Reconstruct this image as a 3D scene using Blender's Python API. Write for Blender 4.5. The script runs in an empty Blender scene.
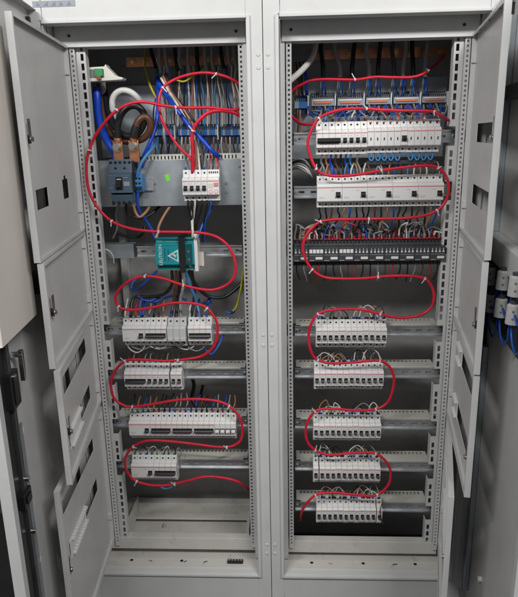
import bpy, bmesh, math, random
from mathutils import Vector, Matrix
random.seed(11)
S = bpy.context.scene
COL = S.collection
R = math.radians
# ------------------------------------------------------------------ camera
CAM = Vector((0.0612, -1.6534, -0.2876)); YAW, PIT, ROL, FOC = -0.0507, 0.2643, -0.0199, 600.42
def ray(px, py):
    a, b = px-259.0, py-298.5
    cr, sr = math.cos(ROL), math.sin(ROL)
    u = (a*cr+b*sr)/FOC; v = (-a*sr+b*cr)/FOC
    cp, sp = math.cos(PIT), math.sin(PIT)
    y = cp - v*sp; z = -sp - v*cp
    cy, sy = math.cos(YAW), math.sin(YAW)
    return Vector((u*cy+y*sy, -u*sy+y*cy, z))
def at(px, py, Y):
    d = ray(px, py); return CAM + d*((Y-CAM.y)/d.y)
cd = bpy.data.cameras.new('camera'); cam = bpy.data.objects.new('camera', cd); COL.objects.link(cam); S.camera = cam
f0 = ray(259, 298.5).normalized(); r0 = (ray(260, 298.5)-ray(259, 298.5)).normalized(); u0 = r0.cross(f0).normalized()
m = Matrix.Identity(4)
for i in range(3): m[i][0], m[i][1], m[i][2], m[i][3] = r0[i], u0[i], -f0[i], CAM[i]
cam.matrix_world = m
cd.sensor_fit = 'VERTICAL'; cd.sensor_height = 24.0; cd.lens = FOC/597.0*24.0
cd.clip_start = .02; cd.clip_end = 100
# ------------------------------------------------------------------ materials
MATS = {}
def mat(name, col, rough=.5, metal=0., var=.05, scale=9., bump=0., bscale=300., spec=.5, dirt=None, stretch=(1,1,1)):
    M = bpy.data.materials.new(name); M.use_nodes = True; nt = M.node_tree; b = nt.nodes['Principled BSDF']
    b.inputs['Roughness'].default_value = rough; b.inputs['Metallic'].default_value = metal
    b.inputs['Specular IOR Level'].default_value = spec
    tc = nt.nodes.new('ShaderNodeTexCoord'); mp = nt.nodes.new('ShaderNodeMapping'); mp.inputs['Scale'].default_value = stretch
    nt.links.new(tc.outputs['Object'], mp.inputs['Vector'])
    nz = nt.nodes.new('ShaderNodeTexNoise'); nz.inputs['Scale'].default_value = scale; nz.inputs['Detail'].default_value = 6
    nt.links.new(mp.outputs['Vector'], nz.inputs['Vector'])
    rp = nt.nodes.new('ShaderNodeValToRGB'); e = rp.color_ramp.elements
    e[0].position = .3; e[1].position = .7
    e[0].color = [c*(1-var) for c in col]+[1]; e[1].color = [min(1, c*(1+var)) for c in col]+[1]
    nt.links.new(nz.outputs['Fac'], rp.inputs['Fac'])
    out = rp.outputs['Color']
    if dirt:
        n2 = nt.nodes.new('ShaderNodeTexNoise'); n2.inputs['Scale'].default_value = dirt[1]; n2.inputs['Detail'].default_value = 8; n2.inputs['Roughness'].default_value = .7
        nt.links.new(tc.outputs['Object'], n2.inputs['Vector'])
        r2 = nt.nodes.new('ShaderNodeValToRGB'); r2.color_ramp.elements[0].position = dirt[2]; r2.color_ramp.elements[1].position = dirt[2]+.14
        nt.links.new(n2.outputs['Fac'], r2.inputs['Fac'])
        mx = nt.nodes.new('ShaderNodeMixRGB'); mx.inputs['Color2'].default_value = (*dirt[0], 1)
        ml = nt.nodes.new('ShaderNodeMath'); ml.operation = 'MULTIPLY'; ml.inputs[1].default_value = dirt[3]
        nt.links.new(r2.outputs['Color'], ml.inputs[0]); nt.links.new(ml.outputs[0], mx.inputs['Fac'])
        nt.links.new(out, mx.inputs['Color1']); out = mx.outputs['Color']
    nt.links.new(out, b.inputs['Base Color'])
    mr = nt.nodes.new('ShaderNodeMapRange'); mr.inputs['To Min'].default_value = max(0, rough-.08); mr.inputs['To Max'].default_value = min(1, rough+.08)
    nt.links.new(nz.outputs['Fac'], mr.inputs['Value']); nt.links.new(mr.outputs['Result'], b.inputs['Roughness'])
    if bump:
        n3 = nt.nodes.new('ShaderNodeTexNoise'); n3.inputs['Scale'].default_value = bscale; n3.inputs['Detail'].default_value = 2
        nt.links.new(tc.outputs['Object'], n3.inputs['Vector'])
        bp = nt.nodes.new('ShaderNodeBump'); bp.inputs['Strength'].default_value = bump; bp.inputs['Distance'].default_value = .0005
        nt.links.new(n3.outputs['Fac'], bp.inputs['Height']); nt.links.new(bp.outputs['Normal'], b.inputs['Normal'])
    MATS[name] = M; return M
DUST = (.40, .36, .30)
mat('paint', (.585, .59, .585), .42, var=.04, bump=.25, bscale=420, dirt=((.45, .43, .39), 7, .56, .35))
mat('back_grey', (.36, .36, .355), .45, var=.05, bump=.25, bscale=420, dirt=((.2, .19, .17), 6, .5, .4))  # darker grey than the frame, used on the back panels alone
mat('paint_floor', (.60, .585, .55), .5, var=.05, bump=.25, bscale=420, dirt=((.34, .29, .23), 26, .55, .40))
mat('paint_door', (.58, .58, .57), .36, var=.045, bump=.2, bscale=420, dirt=((.42, .40, .37), 11, .55, .32))
mat('beige', (.72, .675, .62), .4, var=.03, bump=.1)
mat('zinc', (.62, .64, .66), .36, .85, var=.12, scale=30)
mat('zinc_plate', (.40, .44, .47), .42, .6, var=.12, scale=18, dirt=((.36, .37, .36), 24, .55, .4))
mat('steel_dark', (.16, .165, .17), .35, .8, var=.15, scale=20)
mat('steel', (.7, .7, .7), .25, 1., var=.05)
mat('white_plastic', (.74, .74, .73), .38, var=.02)
mat('grey_plastic', (.56, .57, .57), .4, var=.02)
mat('block_shaded', (.43, .43, .42), .5, var=.1, scale=60)  # white block plastic toned down to grey, shade put into the colour
mat('terminal_grey', (.27, .30, .345), .45, var=.06)
mat('terminal_blue', (.03, .13, .38), .4, var=.08)
mat('cream', (.62, .605, .55), .45, var=.03)
mat('black_plastic', (.014, .014, .016), .4, var=.1)
mat('dark', (.006, .006, .007), .7, var=.1)
mat('charcoal', (.05, .053, .058), .45, var=.1)
mat('groove', (.16, .16, .155), .6, var=.05)
mat('red_print', (.62, .035, .06), .4, var=.05)
mat('pink_print', (.66, .24, .24), .4)
mat('grey_print', (.33, .33, .34), .5)
mat('red_cable', (.60, .010, .034), .42, var=.12, scale=30, dirt=((.42, .05, .06), 60, .52, .6), spec=.4)
mat('red_wire', (.42, .02, .03), .4)
mat('blue_cable', (.006, .055, .48), .35, var=.06)
mat('blue_wire', (.012, .07, .36), .4, var=.1)
mat('light_blue', (.05, .20, .44), .4)
mat('black_wire', (.012, .012, .013), .38, var=.1)
mat('brown_wire', (.10, .04, .022), .42, var=.1)
mat('tan_wire', (.36, .17, .09), .42, var=.1)
mat('grey_wire', (.25, .25, .25), .42, var=.1)
mat('white_wire', (.62, .61, .58), .42, var=.05)
mat('yellow_wire', (.42, .38, .03), .42, var=.3, scale=40)
mat('copper', (.72, .32, .18), .34, .9, var=.15, scale=40)
mat('brass', (.78, .62, .36), .3, 1., var=.1)
mat('orange', (.60, .17, .075), .4, var=.05)
mat('teal', (.006, .29, .31), .42, var=.06)
mat('teal_dark', (.003, .075, .085), .42, var=.06)
mat('sticker_green', (.18, .8, .05), .5)
mat('switch_blue', (.075, .115, .165), .4, var=.06)
mat('switch_blue_dark', (.055, .085, .12), .45, var=.06)
mat('tie', (.60, .60, .59), .4)
mat('grey_sheath', (.30, .30, .30), .45, var=.06)
mat('red_cap', (.36, .02, .03), .4)
mat('ferrule_green', (.03, .25, .09), .4)
mat('plate_print', (.20, .20, .20), .5)
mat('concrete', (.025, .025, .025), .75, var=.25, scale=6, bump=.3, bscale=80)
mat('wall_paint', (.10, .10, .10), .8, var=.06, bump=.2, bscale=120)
# ------------------------------------------------------------------ mesh builder
class MB:
    def __init__(s): s.v = []; s.f = []; s.m = []; s.sm = []; s.mats = []; s.M = Matrix.Identity(4)
    def mi(s, name):
        if name not in s.mats: s.mats.append(name)
        return s.mats.index(name)
    def add(s, vs, fs, mt, smooth=False):
        o = len(s.v); s.v += [s.M @ Vector(v) for v in vs]; k = s.mi(mt)
        for f in fs: s.f.append([i+o for i in f]); s.m.append(k); s.sm.append(smooth)
        return s
    def box(s, x0, x1, y0, y1, z0, z1, mt):
        vs = [(x, y, z) for x in (x0, x1) for y in (y0, y1) for z in (z0, z1)]
        return s.add(vs, [(0,1,3,2),(4,6,7,5),(0,4,5,1),(2,3,7,6),(0,2,6,4),(1,5,7,3)], mt)
    def prism(s, prof, x0, x1, mt):          # profile in (y,z), extruded along x
        n = len(prof); vs = [(x0, *p) for p in prof]+[(x1, *p) for p in prof]
        fs = [tuple(range(n))[::-1], tuple(range(n, 2*n))]+[(i, (i+1) % n, n+(i+1) % n, n+i) for i in range(n)]
        return s.add(vs, fs, mt)
    def poly(s, pts, y0, y1, mt):            # outline in (x,z), extruded along y
        n = len(pts); vs = [(p[0], y0, p[1]) for p in pts]+[(p[0], y1, p[1]) for p in pts]
        fs = [tuple(range(n)), tuple(range(n, 2*n))[::-1]]+[(i, n+i, n+(i+1) % n, (i+1) % n) for i in range(n)]
        return s.add(vs, fs, mt)
    def cyl(s, a, b, r, mt, n=12, r2=None):
        a, b = Vector(a), Vector(b); t = (b-a).normalized(); q = t.orthogonal().normalized(); w = t.cross(q); r2 = r if r2 is None else r2
        vs = [a+(q*math.cos(k*2*math.pi/n)+w*math.sin(k*2*math.pi/n))*r for k in range(n)]+[b+(q*math.cos(k*2*math.pi/n)+w*math.sin(k*2*math.pi/n))*r2 for k in range(n)]
        s.add(vs, [(k, (k+1) % n, n+(k+1) % n, n+k) for k in range(n)], mt, True)
        return s.add([vs[k] for k in range(n)]+[vs[n+k] for k in range(n)], [tuple(range(n))[::-1], tuple(range(n, 2*n))], mt)
    def perf(s, a0, a1, b0, b1, holes, c0, c1, mt, ax='xz'):   # sheet with rectangular holes, thickness c0..c1
        A = sorted({a0, a1, *[h[0] for h in holes], *[h[1] for h in holes]}); A = [a for a in A if a0-1e-9 <= a <= a1+1e-9]
        B = sorted({b0, b1, *[h[2] for h in holes], *[h[3] for h in holes]}); B = [b for b in B if b0-1e-9 <= b <= b1+1e-9]
        def P(a, b, c): return (a, c, b) if ax == 'xz' else (a, b, c) if ax == 'xy' else (c, a, b)
        sol = [[not any(h[0]-1e-9 <= (A[i]+A[i+1])/2 <= h[1]+1e-9 and h[2]-1e-9 <= (B[j]+B[j+1])/2 <= h[3]+1e-9 for h in holes) for j in range(len(B)-1)] for i in range(len(A)-1)]
        ok = lambda i, j: 0 <= i < len(A)-1 and 0 <= j < len(B)-1 and sol[i][j]
        for i in range(len(A)-1):
            for j in range(len(B)-1):
                if not sol[i][j]: continue
                x0, x1, z0, z1 = A[i], A[i+1], B[j], B[j+1]
                q = [P(x0,z0,c0),P(x1,z0,c0),P(x1,z1,c0),P(x0,z1,c0),P(x0,z0,c1),P(x1,z0,c1),P(x1,z1,c1),P(x0,z1,c1)]
                fs = [(0,1,2,3),(7,6,5,4)]
                if not ok(i-1, j): fs.append((0,3,7,4))
                if not ok(i+1, j): fs.append((1,5,6,2))
                if not ok(i, j-1): fs.append((0,4,5,1))
                if not ok(i, j+1): fs.append((3,2,6,7))
                s.add(q, fs, mt)
        return s
    def tube(s, pts, r, mt, n=8, seg=6, cap=True, smooth_path=True):
        P = [Vector(p) for p in pts]
        if smooth_path and len(P) > 2:
            E_ = [P[0]*2-P[1]]+P+[P[-1]*2-P[-2]]; Q = []
            for i in range(1, len(E_)-2):
                p0, p1, p2, p3 = E_[i-1:i+3]
                for k in range(seg):
                    t = k/seg
                    Q.append(.5*((2*p1)+(p2-p0)*t+(2*p0-5*p1+4*p2-p3)*t*t+(3*p1-p0-3*p2+p3)*t**3))
            Q.append(P[-1]); P = Q
        T = [(P[min(i+1, len(P)-1)]-P[max(i-1, 0)]).normalized() for i in range(len(P))]
        q = T[0].orthogonal().normalized(); vs = []
        for i, p in enumerate(P):
            q = (q-T[i]*q.dot(T[i]))
            q = q.normalized() if q.length > 1e-6 else T[i].orthogonal().normalized()
            w = T[i].cross(q)
            vs += [p+(q*math.cos(k*2*math.pi/n)+w*math.sin(k*2*math.pi/n))*r for k in range(n)]
        fs = [(i*n+k, i*n+(k+1) % n, (i+1)*n+(k+1) % n, (i+1)*n+k) for i in range(len(P)-1) for k in range(n)]
        s.add(vs, fs, mt, True)
        if cap: s.add(vs[:n]+vs[-n:], [tuple(range(n))[::-1], tuple(range(n, 2*n))], mt)
        return P
    def build(s, name, parent=None, off=None, bevel=0., loc=None):
        # off: world point taken as local origin (defaults to parent's location)
        me = bpy.data.meshes.new(name)
        o_ = Vector(off) if off is not None else Vector((0, 0, 0))
        me.from_pydata([v-o_ for v in s.v], [], s.f)
        for p, k, q in zip(me.polygons, s.m, s.sm): p.material_index = k; p.use_smooth = q
        for k in s.mats: me.materials.append(MATS[k])
        bm = bmesh.new(); bm.from_mesh(me)
        bmesh.ops.remove_doubles(bm, verts=bm.verts, dist=1e-6) if bevel else None
        bmesh.ops.recalc_face_normals(bm, faces=bm.faces)
        if bevel:
            ed = [e for e in bm.edges if len(e.link_faces) == 2 and e.calc_face_angle(0) > .5]
            bmesh.ops.bevel(bm, geom=ed, offset=bevel, segments=2, profile=.6, affect='EDGES', clamp_overlap=True)
        bm.to_mesh(me); bm.free()
        ob = bpy.data.objects.new(name, me); COL.objects.link(ob)
        if parent is not None: ob.parent = parent
        elif off is not None: ob.location = o_
        if loc is not None: ob.location = loc
        return ob
def tag(o, label=None, cat=None, group=None, kind=None):
    if label: o['label'] = label
    if cat: o['category'] = cat
    if group: o['group'] = group
    if kind: o['kind'] = kind
    return o
def empty(name, loc, label, cat, group=None):
    o = bpy.data.objects.new(name, None); COL.objects.link(o); o.location = loc; o.empty_display_size = .03
    return tag(o, label, cat, group)
ORD = ['first','second','third','fourth','fifth','sixth','seventh','eighth','ninth','tenth','eleventh','twelfth','thirteenth','fourteenth','fifteenth','sixteenth','seventeenth','eighteenth','nineteenth','twentieth',
 'twenty-first','twenty-second','twenty-third','twenty-fourth','twenty-fifth','twenty-sixth','twenty-seventh','twenty-eighth','twenty-ninth','thirtieth']
def text_mesh(body, size, mt, name, parent, matrix):
    cu = bpy.data.curves.new(name, 'FONT'); cu.body = body; cu.size = size; cu.extrude = .00015; cu.align_x = 'CENTER'; cu.align_y = 'CENTER'
    t = bpy.data.objects.new(name, cu); COL.objects.link(t)
    dg = bpy.context.evaluated_depsgraph_get(); me = bpy.data.meshes.new_from_object(t.evaluated_get(dg))
    bpy.data.objects.remove(t); me.materials.clear(); me.materials.append(MATS[mt]); me.transform(matrix)
    o = bpy.data.objects.new(name, me); COL.objects.link(o); o.parent = parent; return o
# ------------------------------------------------------------------ setting
FZ = -1.87
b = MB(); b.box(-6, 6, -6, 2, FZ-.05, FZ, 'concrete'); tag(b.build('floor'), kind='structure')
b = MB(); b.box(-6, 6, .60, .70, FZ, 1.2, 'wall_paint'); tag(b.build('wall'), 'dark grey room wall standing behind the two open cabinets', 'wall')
# ------------------------------------------------------------------ cabinets
ROWZ = {'R1': -.253, 'R2': -.403, 'R4': -.8279, 'R5': -.9665, 'R6': -1.1435, 'R7': -1.295, 'R8': -1.447, 'L1': -.8195, 'L2': -.969, 'L3': -1.1385, 'L4': -1.2905}
MM, W, H = .0427, .526, 1.667
TOP, BOT = .075, -1.775
HX = {'L': -.5336, 'R': .5495}
def cabinet(sd):
    s = -1 if sd == 'L' else 1
    lab = ('left grey steel switchgear cabinet with teal unit and galvanised mounting plate inside, doors open' if sd == 'L'
           else 'right grey steel switchgear cabinet holding five rows of twelve breakers, doors open')
    root = empty('electrical_cabinet', (s*.31, 0, FZ), lab, 'electrical cabinet', 'switchgear cabinets bolted side by side')
    O = root.location
    X = lambda v: s*v          # v measured outwards from the seam
    def bx(mb, x0, x1, *a):
        p, q = sorted((X(x0), X(x1))); mb.box(p, q, *a)
    hx = abs(HX[sd])
    WO = MM+W                    # opening outer side
    OUT = WO+.044
    # front frame
    f = MB()
    bx(f, .0008, MM, 0, .03, BOT+.0, TOP, 'paint')                      # inner stile
    bx(f, WO, OUT, 0, .03, BOT, TOP, 'paint')
    bx(f, MM, WO, 0.0, .03, 0, TOP, 'paint')
    bx(f, MM, WO, 0.0, .03, BOT, -H, 'paint')
    fr = f.build('front_frame', root, O, bevel=.0022)
    # raised rim round the opening
    g = MB()
    for (x0, x1, z0, z1) in ((MM-.0105, MM-.0015, -H-.009, .009), (WO+.0015, WO+.0105, -H-.009, .009), (MM-.0015, WO+.0015, .0015, .009), (MM-.0015, WO+.0015, -H-.009, -H-.0015)):
        bx(g, x0, x1, -.007, .001, z0, z1, 'paint')
    g.build('opening_rim', fr, O, bevel=.0015)
    # round plugs in groups of four over the seam
    for zc in (-.085, -.845, -1.555):
        for dz in (0, -.032):
            p = MB(); p.cyl((X(.0125), .001, zc+dz), (X(.0125), -.0022, zc+dz), .0052, 'paint', 16, .0042); p.build('plug', fr, O)
    # shell
    sh = MB(); bx(sh, .0012, .003, .03, .36, BOT, TOP, 'paint'); bx(sh, OUT-.002, OUT, .03, .36, BOT, TOP, 'paint')
    sh.build('side_panel', root, O)
    t = MB(); bx(t, .003, OUT-.002, .03, .36, TOP-.002, TOP, 'paint'); t.build('top_panel', root, O)
    bk = MB(); bx(bk, .003, OUT-.002, .357, .36, BOT, TOP-.002, 'back_grey')
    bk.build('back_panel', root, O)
    hd = MB(); bx(hd, MM+.006, WO-.006, .066, .069, -.046, .06, 'paint'); bx(hd, MM+.006, WO-.006, .069, .12, -.046, -.044, 'paint')
    hp = hd.build('header_panel', root, O)
    for xx in (MM+.03, WO-.045):
        q = MB(); q.cyl((X(xx), .066, -.018), (X(xx), .063, -.018), .004, 'black_plastic'); q.build('screw', hp, O)
    # frame return behind the opening
    rt = MB(); bx(rt, MM-.002, MM, .03, .074, -H, .03, 'paint'); bx(rt, WO, WO+.002, .03, .074, -H, .03, 'paint')
    bx(rt, MM, MM+.013, .073, .075, -H, -.0, 'paint'); bx(rt, WO-.012, WO, .073, .075, -H, 0, 'paint')
    rt.build('frame_return', root, O)
    # hinge strips with small square holes, both sides
    zt, zb = -.03, -1.625
    for xs, dr in ((hx-.003, -1), (MM+(.0125 if sd == 'L' else .0165), 1)):
        st = MB(); a0, a1 = sorted((X(xs), X(xs+dr*.0145))); holes = []
        z = zt-.01; k = 0
        while z > zb+.02:
            c = (a0+a1)/2; holes.append((c-.0028, c+.0028, z-.0062, z)); z -= .0125
        st.perf(a0, a1, zb, zt, holes, .076, .078, 'paint'); st.box(a0, a1, .098, .099, zb, zt, 'charcoal')
        st.build('hinge_strip', root, O)
    # plain post behind, and ladder rail with long slots
    for xs, dr, wpl in ((hx-.0175, -1, .0085),):
        pl = MB(); bx(pl, xs, xs+dr*wpl, .086, .088, zb, zt, 'paint'); bx(pl, xs+dr*wpl*.0, xs-dr*.016, .0885, .0900, zb, zt, 'paint')
        x2 = xs+dr*wpl; a0, a1 = sorted((X(x2), X(x2+dr*.0175))); holes = []; z = zt-.006
        while z > zb+.03:
            c = (a0+a1)/2-.001*s*dr; holes.append((c-.0042, c+.0042, z-.0178, z)); z -= .025
        cuts = sorted([v-.045 for kk, v in ROWZ.items() if kk[0] == sd], reverse=True); zs = [zt]
        for cz in cuts: zs += [cz+.026, cz-.026]
        zs.append(zb)
        for zi in range(0, len(zs), 2):
            pl.perf(a0, a1, zs[zi+1], zs[zi], [h for h in holes if h[2] > zs[zi+1]+.002 and h[3] < zs[zi]-.002], .0865, .0885, 'paint')
        # deep flank of the profile
        for zi in range(0, len(zs), 2): bx(pl, x2+dr*.0175, x2+dr*.0160, .0885, .113, zs[zi+1], zs[zi], 'paint')
        pl.build('perforated_rail', root, O)
    # bottom
    fl = MB(); bx(fl, .003, OUT-.002, .062, .357 if sd == 'L' else .16, -H-.012, -H-.004, 'paint_floor')
    bx(fl, MM+.0, WO, .028, .062, -H-.008, -H+.006, 'paint_floor')
    flo = fl.build('floor_tray', root, O)
    for k in range(3):
        q = MB(); xx = MM+.09+.17*k; q.cyl((X(xx), .05, -H+.0062), (X(xx), .05, -H+.0066), .0055, 'dark'); q.build('bolt_hole', flo, O)
    hs = [(p, p+.009, -1.611, -1.603) for p in [X(MM+.055), X(MM+.25), X(WO-.06)]]
    cp = MB(); p, q = sorted((X(MM+.008), X(WO-.02))); zz = 0 if sd == 'L' else -.006; cp.box(p, q, .085, .115, -1.643+zz, -1.598+zz, 'paint_floor'); cp.build('cross_profile', root, O, bevel=.002)
    if sd == 'L':
        cp = MB(); cp.box(p, q, .295, .33, -1.652, -1.606, 'paint_floor'); cp.box(p, q, .26, .295, -1.652, -1.646, 'paint_floor'); cp.build('cross_profile', root, O, bevel=.002)
        for xx in (MM+.035, WO-.065):                                        # deep side brackets at the bottom
            q = MB(); q.box(*sorted((X(xx), X(xx+.016))), .10, .295, -1.64, -1.628, 'paint_floor'); q.box(*sorted((X(xx), X(xx+.002))), .10, .295, -1.628, -1.575, 'paint_floor'); q.build('side_bracket', root, O)
    # plinth
    pn = MB(); bx(pn, .001, OUT, .012, .36, FZ, BOT-.001, 'charcoal'); pn.build('plinth', root, O)
    return root
cabL = cabinet('L'); cabR = cabinet('R')
CO = {'L': cabL, 'R': cabR}
# rear uprights and rear plates
for sd, xs in (('L', (-.505, -.485)),):
    q = MB(); q.box(*xs, .318, .352, -.88, -.40, 'paint'); q.build('rear_upright', CO[sd], CO[sd].location)
for sd, x0, x1, za, zb_ in (('L', -.53, -.075, -.345, -.13), ('R', .075, .545, -.36, -.125)):
    q = MB(); q.box(x0, x1, .30, .303, za, zb_, 'zinc_plate'); q.build('rear_mounting_plate', CO[sd], CO[sd].location)
# ------------------------------------------------------------------ DIN rails and perforated mounting profiles
def din_rail(sd, zc, x0, x1, y=.115, loc_parent=None):
    O = CO[sd].location; b = MB()
    b.box(x0, x1, y, y+.0012, zc+.0135, zc+.0175, 'zinc'); b.box(x0, x1, y, y+.0012, zc-.0175, zc-.0135, 'zinc')
    b.box(x0, x1, y+.0012, y+.0075, zc+.0125, zc+.0137, 'zinc'); b.box(x0, x1, y+.0012, y+.0075, zc-.0137, zc-.0125, 'zinc')
    holes = []; x = x0+.012
    while x < x1-.02: holes.append((x, x+.018, zc-.003, zc+.003)); x += .036
    b.perf(x0, x1, zc-.0125, zc+.0125, holes, y+.0063, y+.0075, 'zinc')
    r = b.build('din_rail', CO[sd], O)
    for xe, d in ((x0, 1), (x1, -1)):
        c = MB(); p, q = sorted((xe-d*.028, xe+d*.018)); c.box(p, q, y+.008, y+.028, zc-.017, zc+.017, 'charcoal'); 
        c.cyl((xe+d*.006, y+.0078, zc), (xe+d*.006, y+.002, zc), .0042, 'steel', 8); c.build('rail_bracket', r, O)
    return r
def profile_bar(sd, zt, x0, x1, y0=.128, y1=.185):
    b = MB(); holes = []; x = x0+.012
    while x < x1-.012: holes.append((x, x+.0065, y1-.020, y1-.006)); x += .0125
    b.perf(x0, x1, y0, y1, holes, zt-.002, zt, 'cream', 'xy'); b.box(x0, x1, y0, y0+.0015, zt-.036, zt-.002, 'cream')
    b.box(x0, x1, y1-.0015, y1, zt-.012, zt-.002, 'cream'); b.box(x0, x1, y0+.0015, y1, zt-.036, zt-.0345, 'cream')
    return b.build('mounting_profile', CO[sd], CO[sd].location)
for k, z in ROWZ.items():
    sd = k[0]; x0, x1 = (-.520, -.074) if sd == 'L' else (.080, .536)
    din_rail(sd, z-.045, x0, x1)
    if k not in ('R1', 'R2'): profile_bar(sd, z-.0265, *((-.503, -.078) if sd == 'L' else (.084, .516)))
din_rail('R', -.625, .075, .52, .135)
din_rail('L', -.622, -.40, -.078, .135)
b = MB(); b.box(-.525, -.41, .138, .141, -.642, -.598, 'zinc_plate'); b.box(-.525, -.41, .141, .17, -.6, -.598, 'zinc_plate'); b.build('bracket_plate', cabL, cabL.location)
# galvanised mounting plate in the left cabinet
b = MB(); b.box(-.522, -.072, .128, .130, -.483, -.349, 'zinc_plate'); b.box(-.522, -.072, .130, .150, -.351, -.349, 'zinc_plate'); b.box(-.522, -.072, .130, .142, -.483, -.481, 'zinc_plate')
mp = b.build('mounting_plate', cabL, cabL.location, bevel=.0006)
for p in ((92, 165), (93, 198), (226, 183), (226, 192), (155, 183), (239, 166)):
    w = at(*p, .128); q = MB(); q.cyl(w, w+Vector((0, -.003, 0)), .0045, 'steel', 8); q.build('screw', mp, cabL.location)
w = at(167.5, 178, .128); q = MB(); q.poly([(w.x-.009, w.z+.008), (w.x+.003, w.z+.011), (w.x+.008, w.z-.006), (w.x-.002, w.z-.011)][::-1], .1272, .1279, 'sticker_green')
q.build('sticker', mp, cabL.location)
# stub of DIN rail beside the moulded case breaker
b = MB(); p0 = at(143, 178, .12); p1 = at(154, 190, .12)
for zz in (p0.z, p1.z+.003): b.box(p0.x-.03, p1.x, .118, .1195, zz-.004, zz, 'zinc')
b.box(p0.x-.03, p1.x, .1195, .1275, p1.z+.002, p0.z-.003, 'zinc'); b.build('din_rail', cabL, cabL.location)
# beige slotted duct just over the mounting plate
def slotted_duct(sd, x0, x1, y0, y1, z0, z1):
    b = MB(); b.box(x0, x1, y0, y1, z1-.002, z1, 'cream'); b.box(x0, x1, y1-.002, y1, z0, z1-.002, 'cream')
    holes = []; x = x0+.006
    while x < x1-.01: holes.append((x, x+.004, z0+.012, z1-.004)); x += .0105
    b.perf(x0, x1, z0, z1-.002, holes, y0, y0+.0015, 'cream'); return b.build('slotted_duct', CO[sd], CO[sd].location)
slotted_duct('L', -.36, -.075, .15, .20, -.40, -.335)
# copper bars high in the back
for sd, x0, x1 in (('L', -.43, -.08), ('R', .14, .54)):
    z = -.062 if sd == 'L' else -.055
    b = MB(); b.box(x0, x1, .29, .296, z-.014, z+.014, 'copper'); r = b.build('copper_busbar', CO[sd], CO[sd].location)
    for k in range(9):
        xx = x0+.02+k*(x1-x0-.04)/8; q = MB(); q.cyl((xx, .29, z), (xx, .283, z), .007, 'brass', 6); q.build('bolt', r, CO[sd].location)
# grey label plates on the top of the frame
for (xa, xb, za, zb_, seed) in ((33, 75, 7.4, 0, 1),):
    a = at(xa, za, 0); c = at(xb, zb_, 0); q = MB(); q.box(a.x, c.x, -.0012, -.0002, a.z, c.z, 'terminal_grey')
    w = c.x-a.x; rn = random.Random(seed)
    for k in range(5):
        u = a.x+w*(.08+.18*k); q.poly([(u, a.z+.003), (u+w*.10, a.z+.003), (u+w*(.02+.1*rn.random()), c.z-.002)], -.0018, -.0012, 'plate_print')
    q.build('label_plate', cabL, cabL.location)
# ------------------------------------------------------------------ doors
def hinge(parent, zc, sg):
    b = MB(); b.box(-.010, .008, -sg*.002 if sg > 0 else -.013, .013 if sg > 0 else .002, zc-.0105, zc+.0105, 'paint')
    o = b.build('hinge', parent, bevel=.0012)
def latch(parent, wx, z, sg):
    b = MB(); y = sg*.0015
    b.cyl((wx, y, z), (wx, y+sg*.010, z), .0095, 'black_plastic', 12); b.cyl((wx, y+sg*.010, z), (wx, y+sg*.016, z), .006, 'steel', 6)
    b.box(wx-.0065, wx+.0065, *sorted((y+sg*.009, y+sg*.0115)), z-.004, z+.042, 'steel')
    b.build('latch', parent)
def blank_strip(parent, w0, w1, z0, z1, sg):
    b = MB(); b.box(w0, w1, *sorted((sg*.0017, sg*.0035)), z0-.004, z1+.004, 'white_plastic')
    n = int((w1-w0)/.0135)
    for k in range(n):
        u = w0+.003+k*.0135
        for zz in (z0-.002, z1-.003): b.box(u, u+.0065, *sorted((sg*.0035, sg*.0115)), zz, zz+.006, 'white_plastic')
    b.build('blanking_strip', parent)
def inner_door(sd, name, ang, w, z0, z1, cuts, latches, hinges, blanks, label, side=.014):
    O = CO[sd].location; s = -1 if sd == 'L' else 1; sg = 1 if sd == 'L' else -1
    ang += 1.6; d = Vector((s*math.cos(R(ang)), -math.sin(R(ang)), 0))
    b = MB(); t = .0015
    yy = sorted((0, sg*t)); b.perf(0, w, z0, z1, cuts, yy[0], yy[1], 'paint_door')
    fl = sorted((sg*t, sg*side))
    b.box(w-.0016, w, *fl, z0, z1, 'paint'); b.box(0, .0016, *fl, z0, z1, 'paint_door')
    b.box(.0016, w-.0016, *fl, z1-.0016, z1, 'paint_door'); b.box(.0016, w-.0016, *fl, z0, z0+.0016, 'paint_door')
    # short return lip
    lp = sorted((sg*(side-.0014), sg*side))
    b.box(w-.009, w-.0016, *lp, z0+.0016, z1-.0016, 'paint_door'); b.box(.0016, w-.009, *lp, z0+.0016, z0+.007, 'paint_door'); b.box(.0016, w-.009, *lp, z1-.007, z1-.0016, 'paint_door')
    o = b.build('inner_door', CO[sd]); o.location = Vector((HX[sd]+s*.0135, .075, 0))-O; o.rotation_euler = (0, 0, math.atan2(d.y, d.x))
    o['label'] = label
    for l in latches: latch(o, *l, sg)
    for h in hinges: hinge(o, h, sg)
    for k in blanks: blank_strip(o, *k, sg)
    for k in range(3):                                                     # little screws in the top flange
        q = MB(); q.cyl((w*(.2+.3*k), sg*.008, z1-.0016), (w*(.2+.3*k), sg*.008, z1-.006), .003, 'steel', 8); q.build('screw', o)
    return o
inner_door('L', 'a', 95.3, .476, -.545, -.042, [(.309, .409, -.439, -.394), (.099, .162, -.439, -.388), (.118, .143, -.388, -.379)], [(.438, -.285)], [-.105, -.481], [], 'tall top inner door of the left cabinet with one square and one notched cutout')
inner_door('L', 'b', 96, .476, -.792, -.548, [], [(.425, -.672)], [-.587, -.752], [], 'plain inner door without cutouts on the left cabinet')
inner_door('L', 'c', 97, .476, -1.092, -.798, [(.098, .408, -.888, -.842), (.098, .408, -1.032, -.988)], [(.428, -.975)], [-.825, -1.046], [(.262, .402, -1.032, -.988)], 'third inner door of the left cabinet with two slots, the lower partly blanked')
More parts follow.
